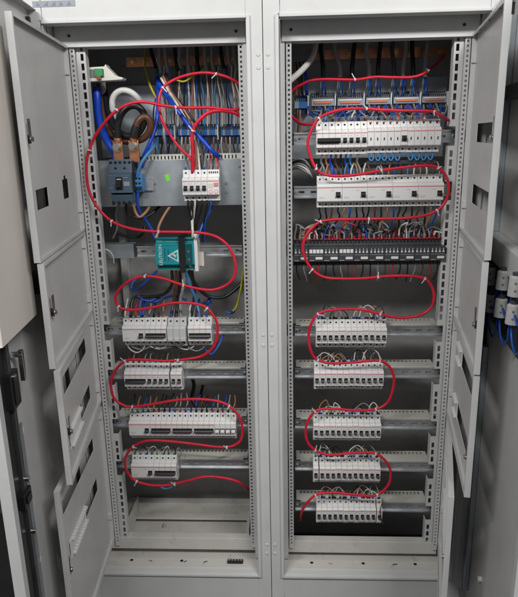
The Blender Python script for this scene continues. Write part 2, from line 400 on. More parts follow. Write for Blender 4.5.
inner_door('L', 'd', 93, .476, -1.60, -1.108, [(.098, .440, -1.206, -1.165), (.098, .415, -1.346, -1.302)], [(.449, -1.352)], [-1.14, -1.508], [(.25, .41, -1.346, -1.302)], 'lowest inner door of the left cabinet with two long slots')
inner_door('R', 'a', 97.2, .452, -.554, -.040, [(.118, .428, -.313, -.268), (.113, .416, -.467, -.418)], [(.425, -.30)], [-.101, -.484], [], 'tall top inner door of the right cabinet with two open slots')
inner_door('R', 'b', 97.6, .452, -.817, -.559, [], [(.400, -.715)], [-.595, -.773], [], 'plain inner door without cutouts on the right cabinet')
inner_door('R', 'c', 97.5, .452, -1.132, -.822, [(.075, .40, -.912, -.868), (.070, .40, -1.075, -1.03)], [(.425, -1.04)], [-.845, -1.059], [(.078, .165, -.912, -.868), (.072, .145, -1.075, -1.03)], 'third inner door of the right cabinet with two partly blanked slots')
inner_door('R', 'd', 102, .452, -1.60, -1.137, [(.075, .40, -1.24, -1.195), (.07, .40, -1.39, -1.345)], [(.42, -1.33)], [-1.16, -1.47], [(.08, .36, -1.24, -1.195), (.08, .36, -1.39, -1.345)], 'lowest inner door of the right cabinet, swung furthest open')
def outer_door(sd, hx, ang, w, label):
    O = CO[sd].location; s = -1 if sd == 'L' else 1; sg = 1 if sd == 'L' else -1
    d = Vector((s*math.cos(R(ang)), -math.sin(R(ang)), 0)); z0, z1 = -1.70, .035
    b = MB(); b.box(0, w, *sorted((0, -sg*.0015)), z0, z1, 'paint_door')
    fl = sorted((0, sg*.022))
    b.box(w-.0016, w, *fl, z0, z1, 'paint'); b.box(0, .0016, *fl, z0, z1, 'paint_door'); b.box(.0016, w-.0016, *fl, z1-.0016, z1, 'paint_door'); b.box(.0016, w-.0016, *fl, z0, z0+.0016, 'paint_door')
    b.box(w-.022, w-.0016, *sorted((sg*.0205, sg*.022)), z0, z1, 'paint')
    o = b.build('outer_door', CO[sd]); o.location = Vector((hx, -.010, 0))-O; o.rotation_euler = (0, 0, math.atan2(d.y, d.x)); o['label'] = label
    g = MB(); y = sorted((sg*.0002, sg*.010))                             # black foam gasket
    for a in ((.012, .024, z0+.02, z1-.02), (w-.045, w-.033, z0+.02, z1-.02)): g.box(a[0], a[1], *y, a[2], a[3], 'black_plastic')
    g.build('gasket', o)
    return o, sg, w
oL, sg, w = outer_door('L', -.600, 96.5, .585, 'outer door of the left cabinet carrying a beige document pocket')
# locking rod, catch box, guide screws on the left outer door
b = MB(); b.box(w-.115, w-.098, .004, .014, -1.65, -.05, 'steel_dark'); b.box(w-.145, w-.120, .0005, .010, -1.65, -.90, 'zinc_plate'); b.box(w-.095, w-.05, .001, .007, -1.65, -.05, 'black_plastic'); lk = b.build('locking_rod', oL, bevel=.001)
for z in (-.775, -1.02, -1.155): 
    q = MB(); q.cyl((w-.106, .012, z), (w-.106, .024, z), .007, 'steel', 6); q.build('screw', lk)
for z0_, z1_, w0 in ((-.845, -.765, w-.135), (-1.08, -1.045, w-.122)):
    q = MB(); q.box(w0, w0+.05, .002, .020, z0_, z1_, 'black_plastic'); q.box(w0+.012, w0+.040, .020, .024, z0_+.01, z1_-.008, 'black_plastic'); q.build('lock_catch', oL, bevel=.003)
q = MB(); q.cyl((w-.150, .004, -.74), (w-.150, .03, -.74), .007, 'steel', 8); q.box(w-.156, w-.144, .02, .03, -.80, -.73, 'steel'); q.build('cam_lever', oL, bevel=.001)
for wz in ((.44, -1.262), (.44, -.92)):
    q = MB(); q.cyl((wz[0], 0, wz[1]), (wz[0], .010, wz[1]), .008, 'white_plastic', 10); q.build('stud', oL)
# document pocket
b = MB(); px0, px1, pz0, pz1 = .345, .575, -.676, -.06
b.box(px0, px1, .038, .042, pz0, pz1, 'beige'); b.box(px0, px0+.003, .001, .038, pz0, pz1, 'beige'); b.box(px1-.003, px1, .001, .038, pz0, pz1, 'beige'); b.box(px0+.003, px1-.003, .001, .038, pz0, pz0+.003, 'beige')
b.build('document_pocket', oL, bevel=.0018)
b = MB(); b.box(.285, .318, .02, .052, -.635, -.585, 'black_plastic'); b.box(.292, .31, .052, .058, -.628, -.592, 'black_plastic'); b.build('lock_catch', oL, bevel=.002)
oR, sg, w = outer_door('R', .618, 97, .585, 'outer door of the right cabinet carrying rows of white contact blocks')
b = MB(); b.box(.035, .54, -.030, -.0005, -.600, -.540, 'paint'); b.build('stiffener', oR, bevel=.003)
b = MB(); b.box(.035, .54, -.030, -.0005, -.215, -.185, 'charcoal'); b.build('stiffener', oR, bevel=.003)
b = MB(); b.box(.030, .066, -.016, -.0005, -.540, -.02, 'zinc_plate'); b.box(.034, .06, -.014, -.0005, -1.66, -.86, 'zinc_plate'); b.build('edge_profile', oR, bevel=.002)
for wz in ((.21, -1.49), (.07, -.60)):
    q = MB(); q.cyl((wz[0], 0, wz[1]), (wz[0], -.010, wz[1]), .008, 'white_plastic', 10); q.build('stud', oR)
dR = Vector((math.cos(R(97)), -math.sin(R(97)), 0)); nR = Vector((-math.sin(R(97)), -math.cos(R(97)), 0)); oRp = Vector((.618, -.010, 0))
if nR.x > 0: nR = -nR
def onR(wv, z, h): return oRp + dR*wv + nR*h + Vector((0, 0, z))
rots = math.atan2(dR.y, dR.x)
rowname = ['upper', 'lower']
def hitR(px, py, h):
    k = ray(px, py); p0 = oRp+nR*h; t = nR.dot(p0-CAM)/nR.dot(k); return CAM+k*t
b = MB(); p = []
b.box(.03, .52, -.006, -.0008, -.775, -.602, 'charcoal'); b.build('dark_backing', oR)  # dark sheet added behind the contact blocks to darken that area
spots = [(490, 276), (503, 280), (515.5, 286), (490, 303), (501, 307.5), (513, 314)]
for i, (qx, qy) in enumerate(spots):
    row, k = divmod(i, 3); c = hitR(qx, qy, .035); base = c-nR*.035
    cb = empty('contact_block', base, f'{ORD[k]} white contact block from the hinge in the {rowname[row]} row on the right outer door', 'contact block', 'contact blocks on the right outer door')
    v = c-base
    b = MB(); b.cyl(v+Vector((0, 0, -.021)), v+Vector((0, 0, .019)), .0150, 'block_shaded', 16, .0135); b.cyl(v+Vector((0, 0, .019)), v+Vector((0, 0, .0225)), .0135, 'block_shaded', 16, .010); b.build('body', cb)
    b = MB(); b.cyl(v-nR*.030, v-nR*.008, .010, 'black_plastic'); b.cyl(v+Vector((0, 0, .0225)), v+Vector((0, 0, .029)), .008, 'charcoal'); b.build('collar', cb)
    for zz in (.008, -.008):
        b = MB(); w_ = v-dR*0+Vector((0, 0, zz)); d_ = (CAM-c).normalized(); d_.z = 0; b.cyl(w_+d_*.0132, w_+d_*.0152, .0028, 'groove', 8); b.build('terminal_screw', cb)
    a = c+Vector((0, 0, -.020))
    b = MB(); b.tube([a, a+Vector((0, 0, -.022)), a+dR*.02+Vector((0, 0, -.043)), a+dR*.055+Vector((0, 0, -.050)), a+dR*.085+Vector((0, 0, -.028)), a+dR*.092+Vector((0, 0, .004)), a+dR*.095-nR*.02+Vector((0, 0, .05))], .0026, 'blue_wire')
    tag(b.build('wire', None, a), f'blue wire looping below the {ORD[k]} contact block of the {rowname[row]} row', 'wire', 'blue wires between contact blocks')
# ------------------------------------------------------------------ breakers
PH = .088
def body_prof(h=PH, nose=.0, y_sh=.021, zt=.022, zb=.018, back=.044):
    return [(back, 0), (y_sh, 0), (y_sh-.001, zb-.001), (nose+.0015, zb), (nose, zb+.002), (nose, h-zt-.004), (nose+.004, h-zt), (y_sh-.002, h-zt+.003), (y_sh, h-.002), (y_sh+.002, h), (back, h)]
def screws(thing, n, mw, off, zs=(.0795, .0085), y=.0205, r=.0027, mt='dark', proud=.0005):
    for i in range(n):
        for z in zs:
            yy = y-.0008 if z > .05 else y-.0004
            b = MB(); c = Vector(((i+.5)*mw, yy, z)); b.cyl(c+Vector((0, .0022, 0)), c-Vector((0, proud, 0)), r, mt, 10); b.build('terminal_screw', thing)
def device(name, x, ztop, n, mw, label, cat, group, kind, y=.07, red=True):
    t = empty(name, (x, y, ztop-PH), label, cat, group); w = n*mw
    b = MB(); g = .0003
    mt = 'white_plastic' if kind != 'grey3' else 'grey_plastic'
    blocks = [(0, w)] if kind in ('rcd', 'rcdbar', 'big') else [(i*mw, (i+1)*mw) for i in range(n)]
    for a, c in blocks: b.prism(body_prof(), a+g, c-g, mt)
    o = b.build('body', t, bevel=.0006)
    b = MB(); b.box(g*2, w-g*2, .0135, .0200, .0172, .0186, 'groove'); b.build('label_groove', t)
    if kind in ('rcd', 'rcdbar'):                                     # terminal dividers
        b = MB()
        for i in range(1, n): b.box(i*mw-.0003, i*mw+.0003, .0198, .0207, .0695, .0865, 'groove'); b.box(i*mw-.0003, i*mw+.0003, .0198, .0207, .0015, .0165, 'groove')
        b.build('divider', t)
    screws(t, n, mw, 0)
    if red:
        b = MB()
        if kind in ('mcb',): 
            for i in range(n): b.box(i*mw+.0016, (i+1)*mw-.0016, -.00035, .0004, .0560, .0577, 'red_print')
        else: b.box(.001, w-.001, -.00035, .0004, .0562, .0580, 'red_print')
        b.build('red_stripe', t)
    def toggle(cx, ww, z=.0375, white=False):
        b = MB(); b.box(cx-ww/2, cx+ww/2, -.0004, .0006, z-.0075, z+.0075, 'black_plastic')
        b.prism([(0, z-.003), (-.0095, z-.0045), (-.0105, z-.001), (-.008, z+.003), (0, z+.004)], cx-ww/2+.0012, cx+ww/2-.0012, 'white_plastic' if white else 'black_plastic')
        return b.build('toggle', t, bevel=.0005)
    if kind == 'mcb':
        for i in range(n):
            toggle((i+.5)*mw, .0112)
            b = MB(); b.box((i+.5)*mw-.0045, (i+.5)*mw+.0045, -.0003, .0003, .026, .0268, 'grey_print'); b.box((i+.5)*mw-.0045, (i+.5)*mw+.001, -.0003, .0003, .0495, .0505, 'grey_print'); b.build('print_mark', t)
    elif kind == 'bar':
        toggle(w/2, w-.006)
        b = MB()
        for i in range(n): b.box((i+.5)*mw-.004, (i+.5)*mw+.004, -.0003, .0003, .0262, .0272, 'pink_print')
        b.build('print_mark', t)
    elif kind in ('rcd', 'big'):
        cx = w*.84 if kind == 'rcd' else w/2
        toggle(cx, .0135)
        b = MB(); b.prism([(.0004, .0285), (-.0012, .0285), (-.0012, .0302), (.0004, .0302)], cx-.009, cx+.009, 'grey_print')
        if kind == 'rcd': b.box(w*.55, w*.68, -.0003, .0003, .0485, .0495, 'grey_print'); b.box(w*.08, w*.3, -.0003, .0003, .030, .0308, 'grey_print'); b.box(w*.08, w*.26, -.0003, .0003, .027, .0278, 'grey_print')
        b.build('print_mark', t)
    elif kind == 'white4':
        for i in range(n): toggle((i+.5)*mw, .0155, white=True)
    elif kind == 'grey3':
        for i in range(n):
            b = MB(); b.box(i*mw+.002, (i+1)*mw-.002, -.0035, .0006, .022, .031, 'grey_plastic'); b.build('holder', t, bevel=.0008)
            b = MB(); b.box(i*mw+.004, (i+1)*mw-.004, -.0004, .0006, .0175, .0205, 'dark'); b.build('slot', t)
    elif kind == 'narrow':
        b = MB(); b.box(w*.42, w*.58, -.0008, .0004, .034, .0415, 'black_plastic'); b.build('toggle', t)
        b = MB(); b.box(w*.3, w*.8, .0196, .0203, .0815, .0845, 'pink_print'); b.box(w*.2, w*.8, .0196, .0203, .0748, .0756, 'grey_print'); b.build('print_mark', t)
    return t
# five rows of twelve in the right cabinet: one breaker built, then copied
ROWNAME = {'R4': 'top', 'R5': 'second', 'R6': 'middle', 'R7': 'fourth', 'R8': 'bottom'}
X0 = {'R4': .143, 'R5': .1385, 'R6': .1365, 'R7': .137, 'R8': .148}
proto = None
for rk in ROWNAME:
    for i in range(12):
        gp = 0.0025 if (rk in ('R7',) and i > 0) or (rk == 'R8' and i > 10) else 0
        lab = f'{ORD[i]} breaker from the left in the {ROWNAME[rk]} row of twelve'; loc = Vector((X0[rk]+i*.0177+gp, .07+random.uniform(-.0007, .0007), ROWZ[rk]-PH+random.uniform(-.0005, .0005)))
        grp = f'breakers in the {ROWNAME[rk]} row of twelve'
        if proto is None: proto = device('circuit_breaker', loc.x, ROWZ[rk], 1, .0177, lab, 'circuit breaker', grp, 'mcb')
        else:
            c = proto.copy(); COL.objects.link(c); c.location = loc; tag(c, lab, 'circuit breaker', grp)
            for ch in proto.children: d = ch.copy(); COL.objects.link(d); d.parent = c
# row R1
g = 'devices in the uppermost breaker row'
device('circuit_breaker', .141, -.2535, 4, .0176, 'four-pole breaker with one long black toggle at the left end of the uppermost row', 'circuit breaker', g, 'bar')
device('circuit_breaker', .2114, -.2535, 4, .0176, 'four-pole breaker with four separate black toggles in the uppermost row', 'circuit breaker', g, 'mcb')
k = 0
for i in range(11):
    x = .2820+i*.0182
    if i == 5: device('circuit_breaker', x, -.2505, 1, .0182, 'breaker with large black toggle amid narrow ones in the uppermost row', 'circuit breaker', g, 'big')
    else: device('circuit_breaker', x, -.2515, 1, .0182, f'{ORD[k]} small-toggle breaker from the left in the uppermost row', 'circuit breaker', g, 'narrow'); k += 1
# row R2
for i in range(5): device('residual_current_breaker', .144+i*.0708, -.4015, 4, .0177, f'{ORD[i]} wide white breaker from the left in the row above the black contactors', 'residual current breaker', 'five wide white breakers', 'rcd')
# left cabinet devices
d0 = at(166.6, 320, .07).x; d1 = at(187, 320, .07).x
device('residual_current_breaker', -.447, -.8195, 4, .0171, 'white breaker with small black toggle, leftmost in the row below the teal unit', 'residual current breaker', None, 'rcd')
device('circuit_breaker', -.447+.0684, -.8195, 4, .0171, 'white breaker with long black toggle bar, second in the row below the teal unit', 'circuit breaker', None, 'bar')
device('fuse_holder', d0, -.8195, 3, .0192, 'pale grey three-pole fuse holder without red stripe, below the teal unit', 'fuse holder', None, 'grey3', y=.064, red=False)
device('circuit_breaker', d1, -.8195, 4, .0183, 'white four-pole breaker at the right end of the row below the teal unit', 'circuit breaker', None, 'bar')
g = 'breakers in the second row of the left cabinet'
device('circuit_breaker', -.453, -.969, 4, .0177, 'white breaker with joined black toggle at the left end of the ten-module row', 'circuit breaker', g, 'bar')
for i in range(6): device('circuit_breaker', -.453+.0708+i*.0177+(.0045 if i > 3 else 0), -.969, 1, .0177, f'{ORD[i]} single-pole breaker right of the joined one in the ten-module row', 'circuit breaker', g, 'mcb')
g = 'devices in the longest row of the left cabinet'
device('residual_current_breaker', -.451, -1.1385, 4, .0172, 'small-toggle white breaker at the left end of the longest left cabinet row', 'residual current breaker', g, 'rcd')
for i in range(3): device('circuit_breaker', -.451+.0688*(i+1), -1.1385, 4, .0172, f'{ORD[i]} breaker with long black toggle bar in the longest left cabinet row', 'circuit breaker', g, 'bar')
device('circuit_breaker', -.451+.0688*4, -1.1385, 4, .0172, 'breaker with four white toggles at the right end of the longest left cabinet row', 'circuit breaker', g, 'white4', red=False)
device('residual_current_breaker', -.455, -1.2905, 4, .0186, 'small-toggle white breaker at the left of the lowest left cabinet row', 'residual current breaker', None, 'rcd')
device('circuit_breaker', -.455+.0744, -1.2905, 4, .0186, 'white breaker with long toggle bar at the right of the lowest left cabinet row', 'circuit breaker', None, 'bar')
# four pole breaker with motor module on the mounting plate
pa = at(181.5, 170.5, .078); pb = at(206.5, 170.5, .078); pc = at(218.6, 170.5, .078)
device('circuit_breaker', pa.x, pa.z, 4, (pb.x-pa.x)/4, 'white four-pole breaker with four black toggles on the galvanised mounting plate', 'circuit breaker', None, 'mcb', y=.078)
t = empty('residual_current_module', (pb.x, .078, pa.z-PH), 'white module with pale red button right of the four-pole breaker on the mounting plate', 'breaker module'); w = pc.x-pb.x
b = MB(); b.prism(body_prof(), .0004, w-.0004, 'white_plastic'); b.build('body', t, bevel=.0006)
b = MB(); b.box(.001, w-.001, -.0004, .0004, .0562, .058, 'red_print'); b.build('red_stripe', t)
b = MB(); b.box(w*.1, w*.5, -.0006, .0004, .038, .050, 'cream'); b.build('window', t)
b = MB(); b.box(w*.58, w*.92, -.003, .0004, .043, .053, 'pink_print'); b.build('test_button', t, bevel=.0006)
for k in (.28, .74):
    b = MB(); b.cyl((w*k, .0004, .027), (w*k, -.0006, .027), .0058, 'pink_print', 16); b.cyl((w*k, .0004, .027), (w*k, -.0009, .027), .004, 'white_plastic', 16); b.build('print_mark', t)
for k in range(5):
    b = MB(); b.box(w*(.12+.17*k), w*(.2+.17*k), .0185, .0206, .078, .083, 'dark'); b.build('terminal_screw', t)
# ------------------------------------------------------------------ moulded case breaker
a = at(103.5, 160, .055); c = at(134, 205, .055)
x0, x1, z0, z1 = a.x+.006, c.x-.004, c.z, a.z
t = empty('moulded_case_breaker', ((x0+x1)/2, .128, z0), 'large blue-grey moulded case breaker with black lever on the mounting plate', 'moulded case breaker'); O = t.location
W_ = x1-x0; Hh = z1-z0
b = MB()
b.prism([(.127, z0+.008), (.085, z0+.008), (.083, z0+.030), (.062, z0+.034), (.060, z0+Hh*.66), (.066, z0+Hh*.69), (.076, z0+Hh*.72), (.082, z1), (.127, z1)], x0, x1, 'switch_blue')
b.build('body', t, O, bevel=.002)
b = MB(); b.prism([(.083, z0+.002), (.069, z0+.004), (.066, z0+.028), (.083, z0+.0295)], x0+.004, x1-.002, 'switch_blue_dark')
b.build('terminal_cover', t, O, bevel=.0015)
b = MB(); b.box(x0+W_*.34, x0+W_*.62, .0592, .0605, z0+Hh*.34, z0+Hh*.62, 'dark'); b.build('lever_slot', t, O)
b = MB(); b.box(x0+W_*.40, x0+W_*.57, .048, .0592, z0+Hh*.40, z0+Hh*.52, 'black_plastic'); b.box(x0+W_*.38, x0+W_*.58, .0585, .0594, z0+Hh*.56, z0+Hh*.585, 'white_plastic'); b.build('lever', t, O, bevel=.001)
for zz, xs in ((.93, (.1, .3, .5, .7, .9)), (.80, (.3, .68))):
    for k in xs:
        b = MB(); yy = .0815 if zz > .9 else .0795; b.cyl((x0+W_*k, yy+.004, z0+Hh*zz), (x0+W_*k, yy-.0022, z0+Hh*zz), .0042, 'dark'); b.build('screw_hole', t, O)
for k in range(4):
    b = MB(); b.box(x0+W_*(.08+.23*k), x0+W_*(.2+.23*k), .0675, .0695, z0-.001, z0+.010, 'dark'); b.build('screw_hole', t, O)
b = MB(); b.box(x0+W_*.03, x0+W_*.2, .0597, .0605, z0+Hh*.645, z0+Hh*.662, 'light_blue'); b.box(x0+W_*.66, x0+W_*.92, .0597, .0605, z0+Hh*.42, z0+Hh*.52, 'terminal_grey'); b.box(x0+W_*.66, x0+W_*.85, .0597, .0605, z0+Hh*.60, z0+Hh*.615, 'terminal_grey')
b.box(x0+W_*.05, x0+W_*.2, .0597, .0605, z0+Hh*.38, z0+Hh*.39, 'terminal_grey'); b.build('label', t, O)
b = MB(); b.box(x1+.0005, x1+.006, .078, .127, z0+Hh*.30, z1-.004, 'black_plastic'); b.build('side_module', t, O, bevel=.001)
for px_, py_ in ((117.5, 147), (133.5, 146)):                              # copper lugs with bolts
    q = at(px_, py_, .085); b = MB(); b.box(q.x-.014, q.x+.014, .088, .094, q.z-.045, q.z+.014, 'copper'); b.cyl((q.x, .091, q.z+.010), (q.x+.001, .0905, q.z+.026), .0115, 'copper', 12)
    lg = b.build('copper_lug', t, O, bevel=.001); b = MB(); b.cyl((q.x, .088, q.z), (q.x, .082, q.z), .014, 'brass', 16); b.cyl((q.x, .082, q.z), (q.x, .070, q.z), .010, 'steel', 6); b.build('bolt', lg, O)
# blue terminal right of it
a = at(133.5, 174, .085); c = at(143, 192.5, .085)
t = empty('terminal_block', ((a.x+c.x)/2, .118, c.z), 'single bright blue terminal block right of the moulded case breaker', 'terminal block'); O = t.location
b = MB(); b.prism([(.118, c.z+.004), (.095, c.z), (.082, c.z+.018), (.082, a.z-.018), (.095, a.z), (.118, a.z-.004)], a.x+.001, c.x, 'light_blue'); b.build('body', t, O, bevel=.001)
for zz in (c.z+.013, (a.z+c.z)/2, a.z-.013):
    for k in (.3, .7):
        q = MB(); q.cyl((a.x+(c.x-a.x)*k, .095, zz), (a.x+(c.x-a.x)*k, .0815 if abs(zz-(a.z+c.z)/2) < .01 else .083, zz), .0035, 'dark', 8); q.build('terminal_screw', t, O)
# ------------------------------------------------------------------ teal surge unit
a = at(154.5, 239, .075); c = at(194.5, 270.5, .075); x0, x1, z1, z0 = a.x, c.x, a.z, c.z; W_ = x1-x0; Hh = z1-z0
t = empty('surge_arrester', ((x0+x1)/2, .13, z0), 'teal surge arrester with black strap and white warning triangle', 'surge arrester'); O = t.location
b = MB(); b.prism([(.132, z0+.004), (.094, z0), (.092, z0+Hh*.17), (.075, z0+Hh*.19), (.075, z0+Hh*.83), (.090, z0+Hh*.87), (.094, z1), (.132, z1-.004)], x0, x1, 'teal'); b.build('body', t, O, bevel=.0012)
b = MB(); b.box(x0+W_*.62, x0+W_*.78, .0715, .077, z0-.006, z1+.006, 'black_plastic'); b.box(x0+W_*.62, x0+W_*.78, .077, .132, z1, z1+.006, 'black_plastic'); b.build('strap', t, O, bevel=.001)
b = MB(); b.box(x0+W_*.785, x0+W_*.965, .0732, .0752, z0+Hh*.19, z0+Hh*.83, 'teal_dark'); b.build('terminal_panel', t, O)
for k in range(4):
    zz = z0+Hh*(.1+.25*k); q = MB(); q.cyl((x0+W_*.87, .095, zz), (x0+W_*.87, .0722 if 0 < k < 3 else .0915, zz), .0042, 'steel', 8); q.build('terminal_screw', t, O)
b = MB(); b.box(x1+.0005, x1+.011, .082, .132, z0-.004, z1+.014, 'white_plastic'); b.box(x1+.011, x1+.024, .11, .132, z0+.006, z0+Hh*.5, 'cream'); b.build('end_bracket', t, O, bevel=.001)
b = MB(); tx, tz, ts = x0+W_*.49, z0+Hh*.47, .020
P = [(tx-ts, tz), (tx+ts*.62, tz+ts*.95), (tx+ts*.62, tz-ts*.95)]
b.poly([(p[0], p[1]) for p in P], .0742, .0752, 'white_plastic'); tri = b.build('warning_sign', t, O)
b = MB(); cx = tx+ts*.08; P2 = [(cx+(p[0]-cx)*.68, tz+(p[1]-tz)*.68) for p in P]; b.poly(P2, .0737, .0742, 'teal')
b.poly([(cx-.008, tz+.003), (cx+.001, tz+.0055), (cx+.0005, tz+.0015), (cx+.007, tz+.002), (cx-.001, tz-.0055), (cx, tz-.001)], .0733, .0737, 'white_plastic'); b.build('bolt_symbol', tri, O)
MX = Matrix.Translation(Vector((x0+W_*.135, .0746, z0+Hh*.5))-O) @ Matrix.Rotation(R(90), 4, 'X') @ Matrix.Rotation(R(90), 4, 'Z')
text_mesh('LEUTRON', .0140, 'white_plastic', 'lettering', t, MX)
b = MB()
for k, (u, ln) in enumerate(((.24, .42), (.28, .5), (.33, .35), (.37, .45))): b.box(x0+W_*u, x0+W_*u+.0018, .0746, .0752, z0+Hh*(.5-ln/2), z0+Hh*(.5+ln/2), 'light_blue' if k % 2 else 'teal_dark')
b.box(x0+W_*.10, x0+W_*.6, .0746, .0752, z0+Hh*.79, z0+Hh*.80, 'teal_dark'); b.build('print_mark', t, O)
for k in range(6):
    q = MB(); q.cyl((x0+W_*(.1+.09*k), .096, z0+Hh*.09), (x0+W_*(.1+.09*k), .0918, z0+Hh*.09), .0032, 'teal_dark', 8); q.build('terminal_screw', t, O)
# ------------------------------------------------------------------ terminals at the back
def bank(x0, x1, z0, z1, label, grp, mats=('terminal_grey',), strip=True, y=.262):
    t = empty('terminal_bank', ((x0+x1)/2, .30, z0), label, 'terminal bank', grp); O = t.location; n = max(3, round((x1-x0)/.0062)); w = (x1-x0)/n; h = z1-z0
    b = MB()
    for i in range(n):
        mt = mats[i % len(mats)] if isinstance(mats, tuple) else mats(i)
        b.prism([(.299, z0), (y+.012, z0), (y+.010, z0+h*.22), (y, z0+h*.26), (y, z0+h*.60), (y+.010, z0+h*.66), (y+.010, z0+h*.80), (y+.022, z0+h*.84), (y+.022, z1), (.299, z1)], x0+i*w+.0002, x0+(i+1)*w-.0002, mt)
    b.build('body', t, O)
    for i in range(n):
        b = MB(); cx = x0+(i+.5)*w
        for (yy, zz) in ((y+.0105, .11), (y+.0096, .73), (y+.0216, .92)):
            b = MB(); b.box(cx-.0017, cx+.0017, yy-.001, yy+.001, z0+h*zz-.003, z0+h*zz+.003, 'dark'); b.build('terminal_opening', t, O)
    if strip:
        b = MB(); b.box(x0+.008, x1-.010, y-.003, y, z0+h*.36, z0+h*.49, 'orange'); b.build('orange_bridge', t, O, bevel=.0008)
        b = MB(); b.box(x0+.004, x1-.004, y-.0006, y, z0+h*.53, z0+h*.585, 'white_plastic'); b.build('marker_strip', t, O)
    b = MB(); b.box(x1+.0003, x1+.004, y-.003, .299, z0-.002, z1-.004, 'grey_plastic'); b.build('end_stop', t, O, bevel=.0006)
    return t
for i, (xa, ya, xb, yb) in enumerate(((311.5, 92, 335.5, 110.5), (337.5, 92, 364, 110), (366, 91.5, 391, 108.5), (393.5, 91, 420, 107.5), (422, 90.5, 447, 106.5))):
    a = at(xa, ya, .27); c = at(xb, yb, .27); bank(a.x, c.x-.004, c.z, a.z, f'{ORD[i]} grey terminal bank from the left with an orange bridge along it', 'grey terminal banks with orange bridges')
a = at(294.5, 95, .27); c = at(308.5, 113, .27); bank(a.x, c.x-.004, c.z, a.z, 'short blue terminal bank left of the grey ones with orange bridges', None, lambda i: 'terminal_blue' if i > 1 else 'terminal_grey', False)
for i, (xa, xb) in enumerate(((153, 176), (178, 195), (197, 219), (221, 242))):
    a = at(xa, 124, .27); c = at(xb, 139, .27); bank(a.x, c.x-.004, c.z, a.z, f'{ORD[i]} blue-grey terminal bank from the left above the galvanised mounting plate', 'blue-grey terminal banks above the mounting plate', (lambda i: ('terminal_blue', 'terminal_grey', 'terminal_blue', 'terminal_blue')[i % 4]), False)
for sd, x0, x1, z in (('L', -.36, -.078, -.235), ('R', .078, .53, -.195)):
    b = MB(); b.box(x0, x1, .2995, .2999, z-.018, z+.018, 'zinc'); b.build('din_rail', CO[sd], CO[sd].location)
# ------------------------------------------------------------------ black relays (row R3)
zt, zb = -.585, -.662
for i in range(10):
    x0 = .0775+i*.0437; x1 = x0+.0433; h = zt-zb
    t = empty('contactor', ((x0+x1)/2, .135, zb), f'{ORD[i]} black contactor from the left in the relay row' + (' with wide white tag above' if i in (1, 3) else ''), 'contactor', 'black contactors in the relay row'); O = t.location
    b = MB(); b.prism([(.135, zb), (.10, zb), (.098, zb+h*.18), (.075, zb+h*.22), (.075, zb+h*.76), (.098, zb+h*.80), (.1, zt), (.135, zt)], x0, x1, 'charcoal'); b.build('body', t, O, bevel=.001)
    for k in range(4):
        cx = x0+.0433*(.14+.24*k)
        for zz in (.09, .9):
            b = MB(); b.cyl((cx, .102, zb+h*zz), (cx, .0972, zb+h*zz), .003, 'dark', 8); b.build('terminal_screw', t, O)
        b = MB(); wd = .0042 if i in (1, 3) else .0022; b.box(cx-wd, cx+wd, .0735, .0752, zb+h*.54, zb+h*(.68 if i in (1, 3) else .60), 'white_plastic')
        if i not in (1, 3): b.box(cx-.0009, cx+.0009, .0737, .0752, zb+h*.60, zb+h*.70, 'grey_plastic')
        b.build('tag', t, O)
    b = MB(); b.box(x0+.02, x0+.040, .0735, .0752, zb+h*.30, zb+h*.39, 'white_plastic'); b.build('label', t, O)
    b = MB(); b.box(x0+.002, x0+.016, .0742, .0752, zb+h*.24, zb+h*.27, 'terminal_grey'); b.box(x0+.002, x1-.002, .0742, .0752, zb+h*.455, zb+h*.47, 'terminal_grey'); b.build('print_mark', t, O)
    b = MB(); [b.box(x0+.0433*(.03+.24*k), x0+.0433*(.23+.24*k), .092, .108, zt+.0002, zt+.0035, 'red_cap') for k in range(4)]; b.build('red_cap', t, O, bevel=.0008)
# ------------------------------------------------------------------ cream holder and green clamp, upper left
a = at(84, 68, .12); c = at(124, 79, .12)
t = empty('terminal_holder', (a.x, .12, c.z), 'cream plastic holder with green clamp, sticking out at the upper left', 'terminal holder'); O = t.location
b = MB(); b.poly([(a.x-.01, a.z), (a.x+.06, a.z+.002), (a.x+.064, a.z+.008), (a.x+.068, a.z), (c.x-.02, c.z+.008), (c.x, c.z+.003), (c.x-.002, c.z-.002), (a.x+.06, c.z-.004), (a.x-.01, c.z-.006)][::-1], .112, .150, 'cream'); b.build('body', t, O, bevel=.0015)
b = MB(); b.box(a.x-.006, a.x+.058, .1112, .1122, c.z+.004, a.z-.005, 'groove'); b.build('recess', t, O)
b = MB(); b.box(a.x+.034, a.x+.056, .104, .112, c.z+.008, a.z-.004, 'ferrule_green'); b.box(a.x+.038, a.x+.05, .1035, .112, c.z-.001, c.z+.008, 'red_wire'); b.build('green_clamp', t, O, bevel=.001)
